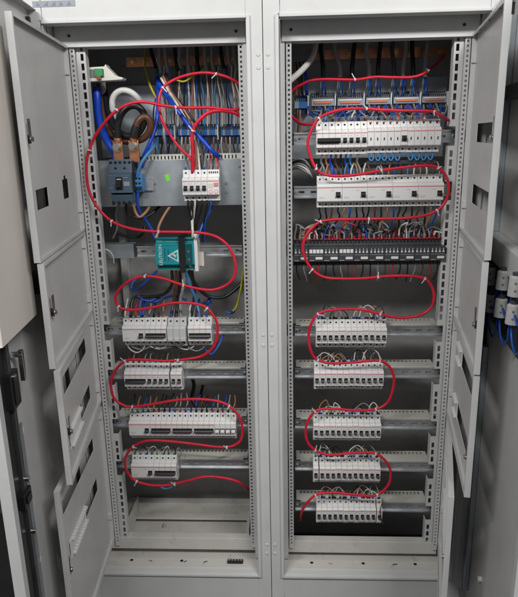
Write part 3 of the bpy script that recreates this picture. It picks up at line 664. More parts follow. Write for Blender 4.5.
# ------------------------------------------------------------------ red cables
def tie_at(parent, O, P, i, r, rn):
    p = P[i]; T = (P[min(i+1, len(P)-1)]-P[max(0, i-1)]).normalized()
    v = Vector((0, -1, 0)); v = (v-T*v.dot(T)).normalized(); u = T.cross(v)
    b = MB(); b.cyl(p-T*.0019, p+T*.0019, r*1.28, 'tie', 10)
    M = Matrix.Identity(4)
    for k in range(3): M[k][0], M[k][1], M[k][2], M[k][3] = T[k], u[k], v[k], p[k]
    b.M = M; b.box(-.0024, .0024, -.0026, .0026, r*1.1, r*1.1+.0035, 'tie')
    an = rn.uniform(-.9, .9); L = rn.uniform(.008, .02); sgn = rn.choice((-1, 1))
    b.M = M @ Matrix.Rotation(an, 4, 'Z'); b.box(-.0013, .0013, *sorted((sgn*.002, sgn*L)), r*1.1+.001, r*1.1+.002, 'tie')
    b.build('cable_tie', parent, O)
def red_cable(pts, label, ties, r=.0041, grp='red cables winding past the breakers', seed=3):
    W3 = [at(p[0], p[1], p[2] if len(p) > 2 else .054) for p in pts]
    rj = random.Random(seed*7); W3 = [p+Vector((rj.uniform(-1, 1), rj.uniform(-1.5, 1.0), rj.uniform(-1, 1)))*.0011 for p in W3]
    b = MB(); P = b.tube(W3, r, 'red_cable', 12, 6)
    o = b.build('red_cable', None, W3[0]); tag(o, label, 'cable', grp); rn = random.Random(seed)
    for tp in ties:
        best = min(range(len(P)), key=lambda i: (P[i]-at(tp[0], tp[1], P[i].y)).length); tie_at(o, W3[0], P, best, r, rn)
A = [(247, 107, .11), (240, 108, .10), (233, 110, .095), (210, 107.5, .09), (190, 107.5, .08), (175, 107.5, .07), (160, 105), (147, 102), (133, 102.5), (118, 110), (104, 124), (93, 141), (87.5, 158), (86.5, 176), (90, 193), (98, 208), (112, 221), (130, 228), (155, 231.5), (178, 232), (200, 233), (217, 237), (229, 247), (235, 262), (234, 276), (226, 285.5), (212, 289.5), (195, 288), (178, 283), (162, 278), (145, 276), (131, 280), (119.5, 289), (115.3, 299), (120, 307.5), (133, 310), (152, 307.5), (172, 303.5), (190, 303), (205, 307), (215, 318), (218, 331), (214, 346), (202, 355.5), (185, 359.5), (165, 361), (140, 359.5), (126, 361), (115.5, 370), (111, 383), (114, 397), (124, 405), (135, 406.5), (155, 403.5), (180, 399.5), (205, 399.5), (224, 403), (237, 413), (242.5, 427), (240.5, 440), (231, 446.5), (217, 447), (195, 444), (170, 441), (148, 441), (134, 446), (126, 457), (126, 469), (133, 479), (145, 484), (158, 486), (172, 484.5), (190, 480), (205, 477), (222, 477.5), (238, 482, .06), (249, 490, .10), (262, 500, .12)]
A = A[:-1]
red_cable(A, 'long red cable winding down through every device row of the left cabinet', [(118, 110), (89, 150), (175, 107.5), (112, 221), (157, 231.5), (193, 233), (145, 276), (183, 284.5), (119, 306), (208, 309), (126.5, 361), (179, 360), (132, 406.5), (230, 405), (134, 445), (228, 446.5), (136, 482), (174, 484)], seed=4)
red_cable([(247, 92, .16), (240, 85, .14), (229, 78, .13), (216, 74, .13), (204, 73, .13), (190, 74, .125), (175, 79, .12), (164, 86.5, .11), (159.5, 97, .10), (160, 110, .095), (164, 124, .095), (172, 138, .10), (181, 149, .10), (191, 159, .095), (193, 172, .10)], 'red cable looping high across the left cabinet, down to the mounting plate breaker', [(163, 87.5), (216, 74)], seed=5)
red_cable([(247, 118, .11), (240, 115.5, .10), (232, 112, .098), (221, 110.5, .095), (210, 112.5, .09), (201.5, 118, .088), (195, 126, .088), (192, 136, .088), (192.5, 150, .09), (193, 172, .098)], 'short red cable curving down beside a cable tie to the mounting plate breaker', [(192.3, 131)], r=.0054, seed=6)
B_ = [(452, 122, .11), (446, 118.5, .075), (440, 114.5), (432, 111.5), (418, 110.8), (400, 110.2), (380, 110), (364, 109), (348, 108.8), (334, 111.5), (321, 117), (313.5, 126), (308.8, 138), (308, 148), (311, 159), (316, 168.5), (323, 174), (336, 176), (356, 174.7), (378, 171), (398, 168), (420, 165.7), (434, 166.8), (443, 172), (447.6, 181), (448.4, 190), (445.5, 201), (437, 210.5), (422, 216.5), (400, 218.7), (377, 218.8), (352, 219.5), (334, 219.5), (321, 222), (312, 228), (305.6, 237), (303.2, 247), (305, 258), (312, 269.5), (324, 276.8), (343, 279), (363, 278.2), (385, 276.5), (403, 275.6), (417, 276.3), (426, 279.5), (432, 287.5), (434, 297), (430, 308.5), (418, 315.8), (398, 318), (380, 314), (360, 309.7), (339, 309), (320, 312.5), (311.5, 322), (308.5, 335), (310.5, 348), (316, 358.5), (331, 363), (355, 361.8), (377, 360.5), (388, 365.5), (393.6, 377), (393, 390), (387, 402), (376, 409.3), (355, 410.5), (334, 408.8), (319, 409.5), (310, 417), (305.8, 428), (307.5, 441), (315, 450), (329, 454.5), (350, 453), (373, 453), (384, 459), (390, 470), (389.5, 481.5), (383.5, 490.5), (373, 495.7), (355, 494.6), (334, 492.7), (318, 494.2), (308.5, 501), (303, 509, .065), (300.5, 515, .085), (300, 520, .12)]
red_cable(B_, 'long red cable snaking past all breaker rows of the right cabinet', [(434, 112), (367, 109.3), (319, 118.5), (316, 168.5), (382, 170.5), (437, 167.8), (437, 210.5), (367, 218.7), (321, 222), (312, 269.5), (377, 277.2), (424, 278.7), (317, 313.5), (381, 314.3), (317, 359.5), (380, 361), (377, 409), (316, 411), (315, 450), (376, 454), (316, 495), (377, 494.2)], seed=7)
red_cable([(289, 95, .20), (293.7, 89.5, .20), (300.6, 85, .20), (311, 81, .20), (326.7, 79, .20), (354.5, 79.6, .20), (375, 77.4, .20), (391, 77.4, .20), (410, 77, .20), (421, 74.5, .20), (428, 70, .21), (435, 65, .23), (444, 55, .26)], 'dim red cable stretched above the terminal banks with orange bridges', [(354.5, 79.6), (427, 70.5)], r=.0040, seed=8)
red_cable([(289, 113, .2), (294, 119, .19), (300, 123, .17), (308, 124.5, .15), (318, 123, .14)], 'short piece of red cable below the short blue terminal bank', [], r=.0040, seed=9)
# ------------------------------------------------------------------ other cables and wires
def wire(pts, r, mt, label, grp=None, name='wire', cat='wire', tip=None, n=7, seg=5):
    W3 = [p if isinstance(p, Vector) else at(*p) for p in pts]
    b = MB(); P = b.tube(W3, r, mt, n, seg)
    if tip:
        d = (W3[1]-W3[0]).normalized(); b.cyl(W3[0], W3[0]+d*.011, r*1.55, tip, 8)
    return tag(b.build(name, None, W3[0]), label, cat, grp)
C_ = dict(name='power_cable', cat='cable', n=12)
wire([(97, 88, .17), (97.3, 101, .16), (98.5, 116, .14), (103, 132, .12), (109, 144, .105), (115, 153, .10), (117, 162, .10)], .0115, 'blue_cable', 'thick bright blue cable dropping to the moulded case breaker from the left', **C_)
wire([(102, 72, .24), (103.5, 92, .20), (106, 102, .19), (110, 113, .18), (113, 124, .17), (116, 134, .16)], .0088, 'white_wire', 'cream cable running down behind the black and brown cable loops', **C_)
wire([(113.5, 118, .16), (112.6, 108, .15), (112.5, 100, .15), (116, 93.5, .15), (123, 90.3, .15), (131.5, 92.5, .15), (138.5, 99, .16), (143, 108, .19)], .0088, 'white_wire', 'cream cable arching above the black cable loop', **C_)
wire([(99, 80, .24), (101.5, 95, .20), (103, 108, .17), (105.5, 122, .15), (111.5, 135, .13), (121, 140.5, .12), (133, 141.2, .115), (144, 138, .11), (150.3, 129, .10), (149.5, 120.5, .095), (144.5, 117, .09), (138.5, 121, .087), (135.5, 129, .087), (133.7, 138, .088)], .0098, 'brown_wire', 'thick brown cable looping round to the right copper lug', **C_)
wire([(136.6, 126, .0865), (135, 131, .0865), (133.8, 138, .088)], .0112, 'black_plastic', 'black sleeve at the end of the thick brown cable', **C_)
wire([(104, 86, .23), (107, 104, .17), (111, 118, .14), (116.5, 129, .12), (126, 136, .11), (137, 134, .105), (143.5, 124, .10), (143.8, 113.5, .096), (137.5, 106.3, .093), (129, 106.6, .09), (121.5, 114, .087), (118, 125, .087), (117.6, 138, .088)], .0098, 'black_wire', 'thick black cable looping round to the left copper lug', **C_)
wire([(104, 92, .25), (107, 108, .2), (113, 122, .17), (120, 133, .15)], .004, 'grey_wire', 'thin grey cable behind the thick black cable loop', **C_)
wire([(158, 78, .24), (158.5, 92, .19), (158.2, 108, .15), (156, 125, .13), (150, 143, .115), (144, 157, .12), (142, 166, .125)], .006, 'blue_cable', 'bright blue cable dropping behind the red cable, right of the black loop', **C_)
wire([(159, 84, .19), (166, 95, .16), (176, 108, .12), (187, 123, .11), (197, 134, .105), (205, 143, .10), (212, 151, .10), (219.5, 156.5, .12)], .006, 'blue_cable', 'bright blue cable slanting to the right towards the mounting plate breaker', **C_)
wire([(161, 78, .20), (168, 90, .18), (177, 104, .14), (185, 118, .13), (193, 132, .12), (197, 146, .12), (200, 172, .105)], .0035, 'white_wire', 'white wire slanting beside the bright blue cable', 'wires slanting to the mounting plate breaker')
wire([(163, 76, .20), (171, 92, .18), (180, 104, .15), (189, 118, .14), (195, 130, .12), (196, 150, .11), (196, 172, .105)], .0035, 'tan_wire', 'tan wire slanting beside the bright blue cable', 'wires slanting to the mounting plate breaker')
wire([(165, 74, .20), (176, 97, .17), (188, 112, .15), (199, 130, .14), (202, 150, .12), (203.5, 172, .105)], .0035, 'black_wire', 'black wire slanting beside the bright blue cable', 'wires slanting to the mounting plate breaker')
wire([(141, 190, .10), (138.5, 182, .095), (137.5, 175, .09), (140.5, 165, .09), (147, 155, .10), (153, 148, .12), (157, 140, .16)], .005, 'light_blue', 'mid-blue cable rising out of the single blue terminal block', **C_)
wire([(166, 150, .26), (164, 135, .24), (165, 115, .22), (163, 100, .22), (159, 80, .25)], .0045, 'white_wire', 'white cable hanging behind the red loop near the slanting blue cable', **C_)
wire([(145, 50, .27), (145.5, 68, .25), (150, 85, .23), (157, 99, .20)], .0035, 'yellow_wire', 'yellow-green wire hanging left of the high red loop', 'yellow-green earth wires')
wire([(200, 48, .28), (198, 62, .25), (192, 76, .22), (184, 81.5, .20), (176, 80, .2)], .0028, 'yellow_wire', 'yellow-green wire curving inside the high red loop', 'yellow-green earth wires')
wire([(215, 52, .28), (209, 64, .25), (200, 72, .23), (192, 76, .22)], .0028, 'yellow_wire', 'short yellow-green wire below the copper bar', 'yellow-green earth wires')
wire([(247, 215, .2), (245.5, 240, .17), (244, 262, .15), (241.5, 285, .14), (237, 305, .13), (233, 311, .13)], .0035, 'yellow_wire', 'yellow-green wire running down the right edge below the mounting plate', 'yellow-green earth wires')
# grey sheaths and cores dropping from the roof of the left cabinet
rn = random.Random(21)
for i, (xa, xb) in enumerate(((152, 156), (160, 161), (166, 168), (176, 178), (181, 181), (189, 190), (198, 199), (206, 207), (213, 214), (222, 224), (229, 231), (235, 237))):
    wire([(xa-2, 36, .25), (xa-1, 50, .24), (xb-2, 60, .235), (xb, 70+rn.uniform(-4, 6), .23)], .0058, 'grey_sheath' if i % 3 else 'black_wire', f'{ORD[i]} sheathed cable from the left hanging from the roof of the left cabinet', 'sheathed cables hanging in the left cabinet', 'sheathed_cable', 'cable', n=10)
cols = ['blue_wire', 'brown_wire', 'white_wire', 'black_wire', 'light_blue', 'tan_wire', 'grey_wire', 'black_wire', 'white_wire', 'brown_wire']
for i in range(30):
    xb = 154+i*2.98; xt = 156+i*2.75+rn.uniform(-2, 2); mt = cols[(i*7+i//3) % 10]
    wire([(xb, 126, .266), (xb+rn.uniform(-.6, .6), 112, .255), ((xb+xt)/2+rn.uniform(-1.5, 1.5), 95, .245), (xt+rn.uniform(-1, 1), 80, .24), (xt, 66, .235)], .0022, mt, f'{ORD[i]} thin core from the left dropping to the blue-grey terminals', 'cores above the blue-grey terminals', 'cable_core', 'cable core', tip=None)
for i in range(22):
    xb = 154+i*4; mt = cols[(i*3+1) % 10]
    wire([(xb, 137, .268), (xb+rn.uniform(-.8, .8), 145, .262), (xb+rn.uniform(-2, 2), 153, .235), (xb+rn.uniform(-2, 2), 164, .19)], .0024, mt, f'{ORD[i]} thin wire from the left below the blue-grey terminals', 'wires below the blue-grey terminals')
# thin feeds into the mounting plate breaker
for i, (x, mt, tp) in enumerate(((185.5, 'grey_wire', 'blue_wire'), (191.5, 'black_wire', 'blue_wire'), (197.5, 'tan_wire', 'blue_wire'), (204, 'grey_wire', 'blue_wire'), (209, 'red_wire', None), (212.5, 'black_wire', None), (215.5, 'tan_wire', None), (217.5, 'red_wire', None))):
    wire([(x, 171, .106), (x+.6, 165, .106), (x+rn.uniform(-1, 2), 158, .118), (x+rn.uniform(-1, 4), 150, .14)], .0019, mt, f'{ORD[i]} thin feed from the left into the top of the mounting plate breaker', 'feeds of the mounting plate breaker', tip=tp)
for i, (x, mt, dx) in enumerate(((188, 'black_wire', 5), (192, 'black_wire', 3), (197, 'black_wire', -3), (202, 'black_wire', -6), (195, 'white_wire', -2), (207, 'black_wire', -4), (211, 'blue_wire', -7))):
    wire([(x, 200, .10), (x, 206, .10), (x+dx*.5, 216, .115), (x+dx*.9, 226, .13), (x+dx, 242, .15)], .0028, mt, f'{ORD[i]} wire from the left below the mounting plate breaker', 'wires below the mounting plate breaker')
# round the teal unit
for i, (pts, r, mt, lb) in enumerate((
    ([(138, 192, .10), (137.5, 200, .10), (139, 210, .11), (145, 219, .13), (152, 230, .14), (156, 240, .13)], .005, 'blue_wire', 'dark blue cable from the single blue terminal down to the teal unit'),
    ([(133, 204, .10), (136, 213, .10), (140, 217, .10), (146, 212, .11), (150, 206, .14)], .0042, 'tan_wire', 'tan cable looping under the moulded case breaker'),
    ([(172, 204, .14), (165, 214, .13), (159, 226, .11), (156.5, 240, .10)], .0042, 'tan_wire', 'tan cable slanting down into the left corner of the teal unit'),
    ([(126, 204, .11), (127, 213, .12), (138, 218, .13), (150, 215, .15), (160, 206, .17)], .004, 'black_wire', 'black cable hanging under the moulded case breaker'),
    ([(118, 206, .12), (116, 215, .14), (117, 228, .16), (113, 238, .18)], .003, 'grey_wire', 'thin grey wire hanging left below the moulded case breaker'),
    ([(212, 203, .15), (209, 214, .14), (203, 224, .13), (197, 240, .11)], .0045, 'blue_wire', 'dark blue cable dropping to the right end of the teal unit'),
    ([(194, 204, .14), (192, 216, .13), (192.5, 228, .11), (193, 240, .10)], .004, 'white_wire', 'white wire dropping to the white end bracket of the teal unit'),
    ([(115, 231, .20), (125, 236, .20), (138, 237, .20), (143, 233, .19), (145, 226, .2)], .0042, 'black_wire', 'black cable lying left of the teal unit'),
    ([(100, 249, .12), (108, 250, .115), (113, 256, .12), (114, 263, .13)], .002, 'white_wire', 'thin white wire curving over the left bracket plate'),
    ([(157, 271, .10), (147, 281, .11), (136, 290, .12), (131.5, 289, .12), (134, 281, .13), (146, 274, .15)], .004, 'blue_wire', 'blue cable loop below the left corner of the teal unit'),
    ([(172, 271, .10), (172, 284, .11), (164, 294, .12), (148, 297, .13), (136, 297, .13), (132, 303, .12), (131, 317, .10)], .005, 'black_wire', 'black cable bending left from the teal unit to the row below'),
    ([(176, 271, .10), (176.5, 285, .11), (174, 300, .12), (171, 318, .10)], .0052, 'brown_wire', 'brown cable straight down from the teal unit'),
    ([(180, 271, .10), (180, 285, .11), (178, 300, .12), (176, 318, .10)], .0052, 'black_wire', 'black cable straight down from the teal unit'),
    ([(184, 271, .10), (183.5, 285, .11), (180.5, 300, .11), (181, 318, .10)], .0052, 'grey_wire', 'grey cable straight down from the teal unit'),
    ([(186, 271, .10), (190, 285, .11), (196, 300, .12), (200, 318, .10)], .0048, 'light_blue', 'mid-blue cable down from the teal unit to the right'),
    ([(189, 271, .10), (196, 285, .12), (208, 296, .14), (224, 297, .15), (238, 287, .16), (247, 276, .17)], .0056, 'black_wire', 'black cable sweeping from the teal unit to the right wall'),
    ([(192, 271, .10), (194, 286, .12), (194, 300, .12), (191, 318, .10)], .0045, 'black_wire', 'black cable bending from the teal unit to the four-pole breaker'),
    ([(160, 297, .14), (150, 301, .12), (142, 300, .12), (140, 307, .11), (142, 318, .10)], .004, 'blue_wire', 'blue cable dropping into the row below the teal unit'),
    ([(187, 300, .14), (172, 296, .14), (155, 302, .13), (143, 299, .13), (138, 296, .13)], .004, 'blue_wire', 'blue cable sagging behind the black cables of the teal unit'),
    ([(196, 302, .16), (204, 303, .16), (210, 299, .16), (207, 305, .15)], .005, 'blue_wire', 'short blue cable end right under the teal unit'),
    ([(234, 311, .17), (231, 313, .15), (226, 312, .15)], .005, 'blue_wire', 'short dark blue cable end at the far right above the rail'))):
    wire(pts, r, mt, lb, 'cables around the teal unit', n=9)
# row tops: helper for world-space loops above breakers
def loop_over(xa, xb, z, hgt, mt, label, grp, y0=.098, back=.03, r=.0017, tips=(None, None), jit=0):
    a = Vector((xa, y0, z-.004)); c = Vector((xb, y0, z-.004)); mid = (a+c)/2
    b = MB(); P = b.tube([a, a+Vector((0, .001, .012)), a+(c-a)*.14+Vector((0, back*.5, hgt*.75)), mid+Vector((jit, back, hgt)), a+(c-a)*.86+Vector((0, back*.5, hgt*.75)), c+Vector((0, .001, .012)), c], r, mt, 6, 5)
    for p, tp in ((a, tips[0]), (c, tips[1])):
        if tp: b.cyl(p, p+Vector((0, 0, .009)), .0034, tp, 8)
    return tag(b.build('wire_loop', None, a), label, 'wire loop', grp)
pal = ['grey_wire', 'white_wire', 'black_wire', 'grey_wire', 'tan_wire', 'white_wire', 'black_wire']
for ri, rk in enumerate(ROWNAME):
    pairs = [(0, 3), (1, 4), (2, 5), (0.6, 2.6), (6, 9), (7, 10), (8, 11), (6.5, 8.4), (3, 4.6), (9.4, 11.2)]
    for i, (p, q) in enumerate(pairs):
        xa, xb = X0[rk]+(p+.5)*.0177, X0[rk]+(q+.5)*.0177
        bl = 'blue_cable'
        loop_over(xa, xb, ROWZ[rk], rn.uniform(.018, .042), pal[(i*3+ri) % 7], f'{ORD[i]} thin wire loop above the {ROWNAME[rk]} row of twelve breakers', f'wire loops above the {ROWNAME[rk]} row of twelve', jit=rn.uniform(-.006, .006), back=rn.uniform(.012, .04), tips=(bl if p in (0, 1, 6, 7, 8) else 'black_plastic', bl if q in (2, 10) else 'black_plastic'))
# R1 top wires, R1 bottom blue loops
for i in range(19):
    x = .150+i*.0182; mt = ['grey_wire', 'blue_wire', 'white_wire', 'blue_wire', 'brown_wire', 'light_blue'][(i*5+i//4) % 6] if i < 9 else ['red_wire', 'blue_wire', 'tan_wire', 'black_wire'][(i*3) % 4]
    wire([Vector((x, .098, -.256)), Vector((x, .10, -.240)), Vector((x+rn.uniform(-.02, .02), .13, -.224)), Vector((x+rn.uniform(-.03, .03), .18, -.222)), Vector((x+rn.uniform(-.03, .03), .24, -.235))], .0024, mt, f'{ORD[i]} wire from the left entering the top of the uppermost breaker row', 'wires above the uppermost breaker row', tip=['white_wire', 'blue_cable', 'black_plastic', 'red_wire'][i % 4])
for i in range(24):
    x = .125+i*.0165; mt = ['blue_wire', 'black_wire', 'blue_wire', 'grey_wire'][i % 4]
    wire([Vector((x, .25, -.205)), Vector((x+.004, .225, -.225)), Vector((x+.015, .205, -.235)), Vector((x+.026, .225, -.222)), Vector((x+.03, .25, -.208))], .0028, mt, f'{ORD[i]} short wire loop from the left under the grey terminal banks', 'wire loops under the grey terminal banks', 'wire_loop', 'wire loop')
k = 0
for i in range(10):
    if i == 5: continue
    xa = .2911+i*.0182; b = MB(); z = -.335
    P = b.tube([Vector((xa, .095, z)), Vector((xa, .096, z-.018)), Vector((xa+.006, .093, z-.026)), Vector((xa+.0122, .096, z-.018)), Vector((xa+.0125, .098, z))], .0026, 'light_blue', 8, 5)
    tag(b.build('wire_loop', None, (xa, .095, z)), f'{ORD[k]} bright blue loop from the left under the uppermost breaker row', 'wire loop', 'blue loops under the uppermost breaker row'); k += 1
b = MB(); b.box(.286, .478, .100, .106, -.372, -.362, 'charcoal'); tag(b.build('busbar_strip', None, (.38, .1, -.367), bevel=.001), 'dark strip behind the bright blue loops under the uppermost breaker row', 'busbar')
for i, (p, mt) in enumerate((((351, 157), 'light_blue'), ((358, 156), 'grey_wire'), ((346, 158), 'blue_wire'), ((331, 156), 'blue_cable'), ((336, 157), 'brown_wire'), ((341, 156), 'black_wire'), ((327, 158), 'tan_wire'), ((322, 158), 'grey_wire'))):
    wire([(p[0], 151, .098), (p[0], 156, .10), (p[0]-1, 162, .115), (p[0]+2, 169, .115), (p[0]+3, 178, .098)], .0032, mt, f'{ORD[i]} {mt.replace("_", " ").replace(" wire", "").replace(" cable", "")} wire linking the uppermost row to the wide breakers', 'links between the uppermost rows')
for i in range(5):
    wire([(290, 163+i*2, .16), (297, 159.5+i*2, .14), (304, 160+i*2.6, .13), (309, 166+i*2, .13), (312, 178, .15)], .0028, ['grey_wire', 'black_wire', 'grey_wire', 'white_wire', 'grey_wire'][i], f'{ORD[i]} grey-toned wire from the top curving in at the left of the wide breakers', 'wires curving in at the left of the wide breakers')
# R2 top and bottom wires
for i in range(20):
    x = .144+(i+.5)*.0177; mt = ['grey_wire', 'white_wire', 'light_blue', 'tan_wire', 'brown_wire', 'white_wire', 'blue_wire', 'grey_wire', 'tan_wire', 'black_wire'][(i*3) % 10]
    s_ = rn.choice((-1, 1))
    wire([Vector((x, .098, -.405)), Vector((x, .099, -.388)), Vector((x+s_*.006, .108, -.374+rn.uniform(-.004, .006))), Vector((x+s_*.014, .14, -.372)), Vector((x+s_*.02, .17, -.385))], .0023, mt, f'{ORD[i]} wire from the left above the wide white breakers', 'wires above the wide white breakers', tip=None)
    wire([Vector((x, .098, -.487)), Vector((x, .099, -.502)), Vector((x+rn.uniform(-.006, .006), .11, -.52)), Vector((x+rn.uniform(-.012, .012), .125, -.545)), Vector((x+rn.uniform(-.012, .012), .13, -.57))], .0026, ['black_wire', 'black_wire', 'brown_wire', 'black_wire', 'tan_wire', 'blue_wire', 'black_wire'][i % 7], f'{ORD[i]} wire from the left below the wide white breakers', 'wires below the wide white breakers')
# R3 loops and tails
pal3 = ['grey_wire', 'white_wire', 'grey_wire', 'blue_wire', 'red_wire', 'grey_wire', 'black_wire', 'grey_wire', 'grey_wire', 'brown_wire']
for i in range(30):
    xa = .081+i*.0144; xb = min(.512, xa+rn.choice((.022, .03, .044, .06)))
    loop_over(xa, xb, zt+.006, rn.uniform(.014, .05), pal3[(i*7+i//5) % 10], f'{ORD[i]} tangled wire from the left arching over the black contactors', 'wires arching over the black contactors', y0=.096, back=rn.uniform(-.012, .03), r=.0024, jit=rn.uniform(-.012, .012), tips=(rn.choice((None, 'red_wire', None)), None))
for i in range(24):
    xa = .084+i*.0178; xb = min(.512, xa+rn.choice((.012, .018, .036, .07)))
    loop_over(xa, xb, zt+.004, rn.uniform(.01, .032), ['black_wire', 'grey_wire', 'brown_wire', 'black_wire', 'grey_wire', 'blue_wire', 'grey_wire'][i % 7], f'{ORD[i]} low dark wire from the left tangled close over the black contactors', 'low wires tangled over the black contactors', y0=.112, back=rn.uniform(-.02, .05), r=.0024, jit=rn.uniform(-.02, .02))
for i in range(20):
    x = .086+i*.0218; s_ = rn.uniform(-.012, .012)
    wire([Vector((x, .10, -.658)), Vector((x, .10, -.676)), Vector((x+s_*.5, .105, -.693)), Vector((x+s_, .12, -.708-rn.uniform(0, .01)))], .0022, ['black_wire', 'red_wire', 'grey_wire', 'black_wire', 'brown_wire'][(i*2) % 5], f'{ORD[i]} short wire from the left hanging below the black contactors', 'wires below the black contactors', n=6, seg=4)
for i in range(6):
    wire([(300+i*1.5, 241, .097), (302+i*2, 232-i, .10), (309+i*2, 226-i*.6, .11), (318+i*2, 224+i*.5, .13), (326+i, 228, .15)], .002, ['tan_wire', 'grey_wire', 'white_wire', 'brown_wire', 'grey_wire', 'tan_wire'][i], f'{ORD[i]} wire from the outside curving over the leftmost contactors', 'wires curving over the leftmost contactors')
# right cabinet: cables from the roof to the terminal banks
rn = random.Random(5)
for i, xa in enumerate((323, 340, 352, 369, 378, 394, 403, 413, 425)):
    dx = (-2, -6, 2, -3, 2, -2, 3, -1, 2)[i]
    wire([(xa+dx+rn.uniform(-1, 3), 34, .26), (xa+dx, 48, .25), (xa+dx*.4, 60, .24), (xa, 68, .235), (xa, 77, .235)], .0066, ('black_wire', 'grey_sheath', 'black_wire', 'grey_sheath', 'black_wire', 'charcoal', 'grey_sheath', 'black_wire', 'grey_sheath')[i], f'{ORD[i]} sheathed cable from the left hanging above the orange-bridged terminals', 'sheathed cables above the orange-bridged terminals', 'sheathed_cable', 'cable', n=10)
    for k, (off, mt) in enumerate(((-2.3, 'grey_wire'), (-.6, 'light_blue' if i % 2 else 'blue_wire'), (1.9, 'blue_wire'))):
        wire([(xa+off*1.3, 95.5, .268), (xa+off*1.15, 88, .252), (xa+off*.75, 80, .242), (xa+off*.3, 74, .236)], .0023, mt, f'{["left grey", "middle blue", "right blue"][k]} core under the {ORD[i]} sheathed cable of the right cabinet', 'cores above the orange-bridged terminals', 'cable_core', 'cable core')
for i, (x, mt) in enumerate(((296, 'tan_wire'), (299, 'brown_wire'), (302.5, 'black_wire'), (306, 'blue_cable'), (307.5, 'blue_wire'), (300, 'tan_wire'), (297.5, 'brown_wire'))):
    wire([(x, 95, .268), (x+rn.uniform(-1, 1), 86, .255), (x-1, 76, .25), (x-3, 62, .26)] if i < 5 else [(x, 110, .268), (x, 116, .262), (x+1, 124, .24), (x, 134, .2)], .003, mt, f'{ORD[i]} wire at the short blue terminal bank', 'wires at the short blue terminal bank')
wire([(286, 84, .10), (293, 78, .12), (301, 71, .14), (309, 62, .17), (314, 52, .20), (316, 36, .24)], .0085, 'white_wire', 'thick pale cable slanting in at the upper left of the right cabinet', None, **C_)
wire([(441, 112, .27), (446, 110, .25), (449, 113, .24), (445, 118, .23)], .0038, 'blue_wire', 'blue wire curl below the rightmost grey terminal bank', None)
# left rows: tops and loops
for i, (x, mt, tp) in enumerate(((125, 'white_wire', None), (131, 'black_wire', None), (136, 'red_wire', None), (143, 'blue_cable', None), (149, 'grey_wire', None), (154, 'black_wire', 'black_plastic'), (159, 'brown_wire', None), (163.5, 'tan_wire', None), (171, 'blue_wire', None), (190, 'white_wire', None), (196, 'black_wire', None), (202, 'brown_wire', None), (207, 'blue_wire', None))):
    wire([(x, 319, .098), (x, 314, .10), (x+rn.uniform(-1, 3), 307, .115), (x+rn.uniform(0, 5), 299, .14)], .0027, mt, f'{ORD[i]} wire from the left entering the row below the teal unit', 'wires entering the row below the teal unit', tip=tp)
z = -.8195-PH
for i, (p, q) in enumerate(((0, 3), (.8, 4), (2, 5), (4.2, 7), (5, 8), (8.4, 11), (9.2, 12), (11, 14))):
    xa, xb = -.44+p*.0171, -.44+q*.0171; a = Vector((xa, .096, z+.004)); c = Vector((xb, .096, z+.004)); h = rn.uniform(.018, .034); b = MB()
    b.tube([a, a+Vector((0, .002, -.012)), a+(c-a)*.2+Vector((0, .004, -h*.8)), (a+c)/2+Vector((0, .005, -h)), a+(c-a)*.8+Vector((0, .004, -h*.8)), c+Vector((0, .002, -.012)), c], .002, ['white_wire', 'grey_wire', 'black_wire'][i % 3], 7, 5)
    tag(b.build('wire_loop', None, a), f'{ORD[i]} wire loop from the left hanging under the row below the teal unit', 'wire loop', 'wire loops under the row below the teal unit')
wire([(224, 333, .13), (219, 345, .10), (212, 354, .09), (206, 350, .10)], .0035, 'blue_wire', 'blue wire end right of the row below the teal unit')
for i in range(20):
    x = -.451+(i+.5)*.0172; tp = ['ferrule_green', 'ferrule_green', 'ferrule_green', 'blue_cable', 'red_wire', 'red_wire', 'black_plastic', 'blue_cable'][i] if i < 8 else rn.choice(['red_wire', 'black_plastic', 'blue_cable'])
    wire([Vector((x, .098, -1.1415)), Vector((x+rn.uniform(-.001, .001), .10, -1.124)), Vector((x+rn.uniform(-.002, .006), .112, -1.110)), Vector((x+rn.uniform(-.004, .01), .14, -1.091-rn.uniform(0, .012)))], .0022, rn.choice(['tan_wire', 'grey_wire', 'black_wire', 'blue_wire', 'grey_wire', 'brown_wire']), f'{ORD[i]} wire from the left standing on the longest left cabinet row', 'wires on the longest left cabinet row', tip=tp)
for i in range(8):
    x = -.455+(i+.5)*.0186
    loop_over(x, x+.0186*(2.2 if i < 5 else 1.2), -1.2905, rn.uniform(.014, .026), ['black_wire', 'grey_wire', 'white_wire'][i % 3], f'{ORD[i]} wire loop from the left on the lowest left cabinet row', 'wire loops on the lowest left cabinet row', tips=('ferrule_green' if i != 2 else 'blue_cable', None), back=.02)
for i in range(10):
    x = -.453+(i+.5)*.0177
    wire([Vector((x, .098, -.972)), Vector((x, .10, -.958)), Vector((x+rn.uniform(-.004, .004), .12, -.948)), Vector((x+rn.uniform(-.006, .006), .15, -.955))], .002, rn.choice(['black_wire', 'grey_wire', 'brown_wire']), f'{ORD[i]} wire from the left on the ten-module row', 'wires on the ten-module row', tip=rn.choice([None, 'ferrule_green', 'black_plastic']))
wire([(158, 484, .10), (164, 488.5, .10), (171, 487.5, .10), (174, 483, .10)], .0028, 'light_blue', 'blue wire bow under the lowest left cabinet row')
wire([(190, 372, .25), (194, 385, .24), (192, 398, .24), (197, 409, .22)], .006, 'black_wire', 'black cable hanging at the back right of the ten-module row', None, **C_)
wire([(203, 385, .26), (201, 398, .25), (207, 410, .23)], .005, 'black_wire', 'second black cable at the back above the longest row', None, **C_)
wire([(382, 503, .069), (380, 512, .065), (382.5, 524, .066)], .0016, 'brown_wire', 'thin brown wire hanging over the bottom row of twelve breakers')
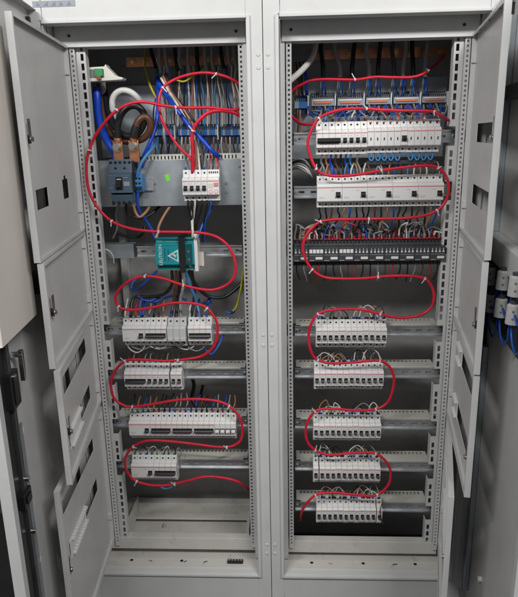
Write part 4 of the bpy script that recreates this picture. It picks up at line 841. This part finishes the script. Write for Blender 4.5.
# loose bits on the floor of the left cabinet
p = at(235, 553, .045); p.z = -H+.0064
t = empty('terminal_strip', p, 'small black terminal strip lying loose on the front sill of the left cabinet', 'terminal strip')
b = MB(); b.box(-.026, .026, -.007, .007, 0, .009, 'black_plastic'); body = b.build('body', t, bevel=.001)
for k in range(5):
    b = MB(); b.cyl((-.02+.01*k, 0, .009), (-.02+.01*k, 0, .0105), .003, 'steel', 8); b.build('terminal_screw', t)
p = Vector((-.40, .24, -H-.0038)); b = MB(); b.cyl(p+Vector((0, 0, 0)), p+Vector((0, 0, .007)), .0065, 'brass', 6); b.cyl(p+Vector((0, 0, .007)), p+Vector((0, 0, .016)), .0035, 'steel', 8)
tag(b.build('bolt', None, p), 'small brass bolt standing on the rear floor of the left cabinet', 'bolt')
rn = random.Random(77)
for i, (px_, py_, mt) in enumerate(((150, 553, 'copper'), (185, 556, 'blue_wire'), (205, 552, 'black_wire'), (330, 560, 'copper'), (395, 561, 'black_wire'))):
    q = at(px_, py_, .045); q.z = -H+.0078; a = rn.uniform(0, 3); d = Vector((math.cos(a), math.sin(a)*.5, 0))*.008
    b = MB(); b.tube([q-d, q+Vector((.001, .0015, 0)), q+d], .0013, mt, 6, 3)
    tag(b.build('wire_offcut', None, q-d), f'{("copper offcut on the left", "blue offcut on the left", "black offcut on the left", "copper offcut on the right", "black offcut on the right")[i]} cabinet sill', 'wire offcut', 'wire offcuts on the sills')
# ------------------------------------------------------------------ light: ceiling tubes in front of the cabinets
def lamp(name, loc, tgt, sx, sy, e, col=(1, .985, .965)):
    l = bpy.data.lights.new(name, 'AREA'); l.shape = 'RECTANGLE'; l.size = sx; l.size_y = sy; l.energy = e; l.color = col
    o = bpy.data.objects.new(name, l); COL.objects.link(o); o.location = loc
    o.rotation_euler = (Vector(tgt)-Vector(loc)).to_track_quat('-Z', 'Y').to_euler(); return o
lamp('ceiling_lamp', (-.95, -1.9, 1.0), (-.05, 0, -.95), 1.0, .16, 35)
lamp('ceiling_lamp', (1.05, -1.9, 1.0), (.05, 0, -.95), 1.0, .16, 35)
wd = bpy.data.worlds.new('World'); S.world = wd; wd.use_nodes = True
wd.node_tree.nodes['Background'].inputs[0].default_value = (.95, .97, 1, 1); wd.node_tree.nodes['Background'].inputs[1].default_value = .16
S.view_settings.view_transform = 'Standard'; S.view_settings.look = 'None'; S.view_settings.exposure = .25; S.view_settings.gamma = 1
S.render.engine = 'CYCLES'
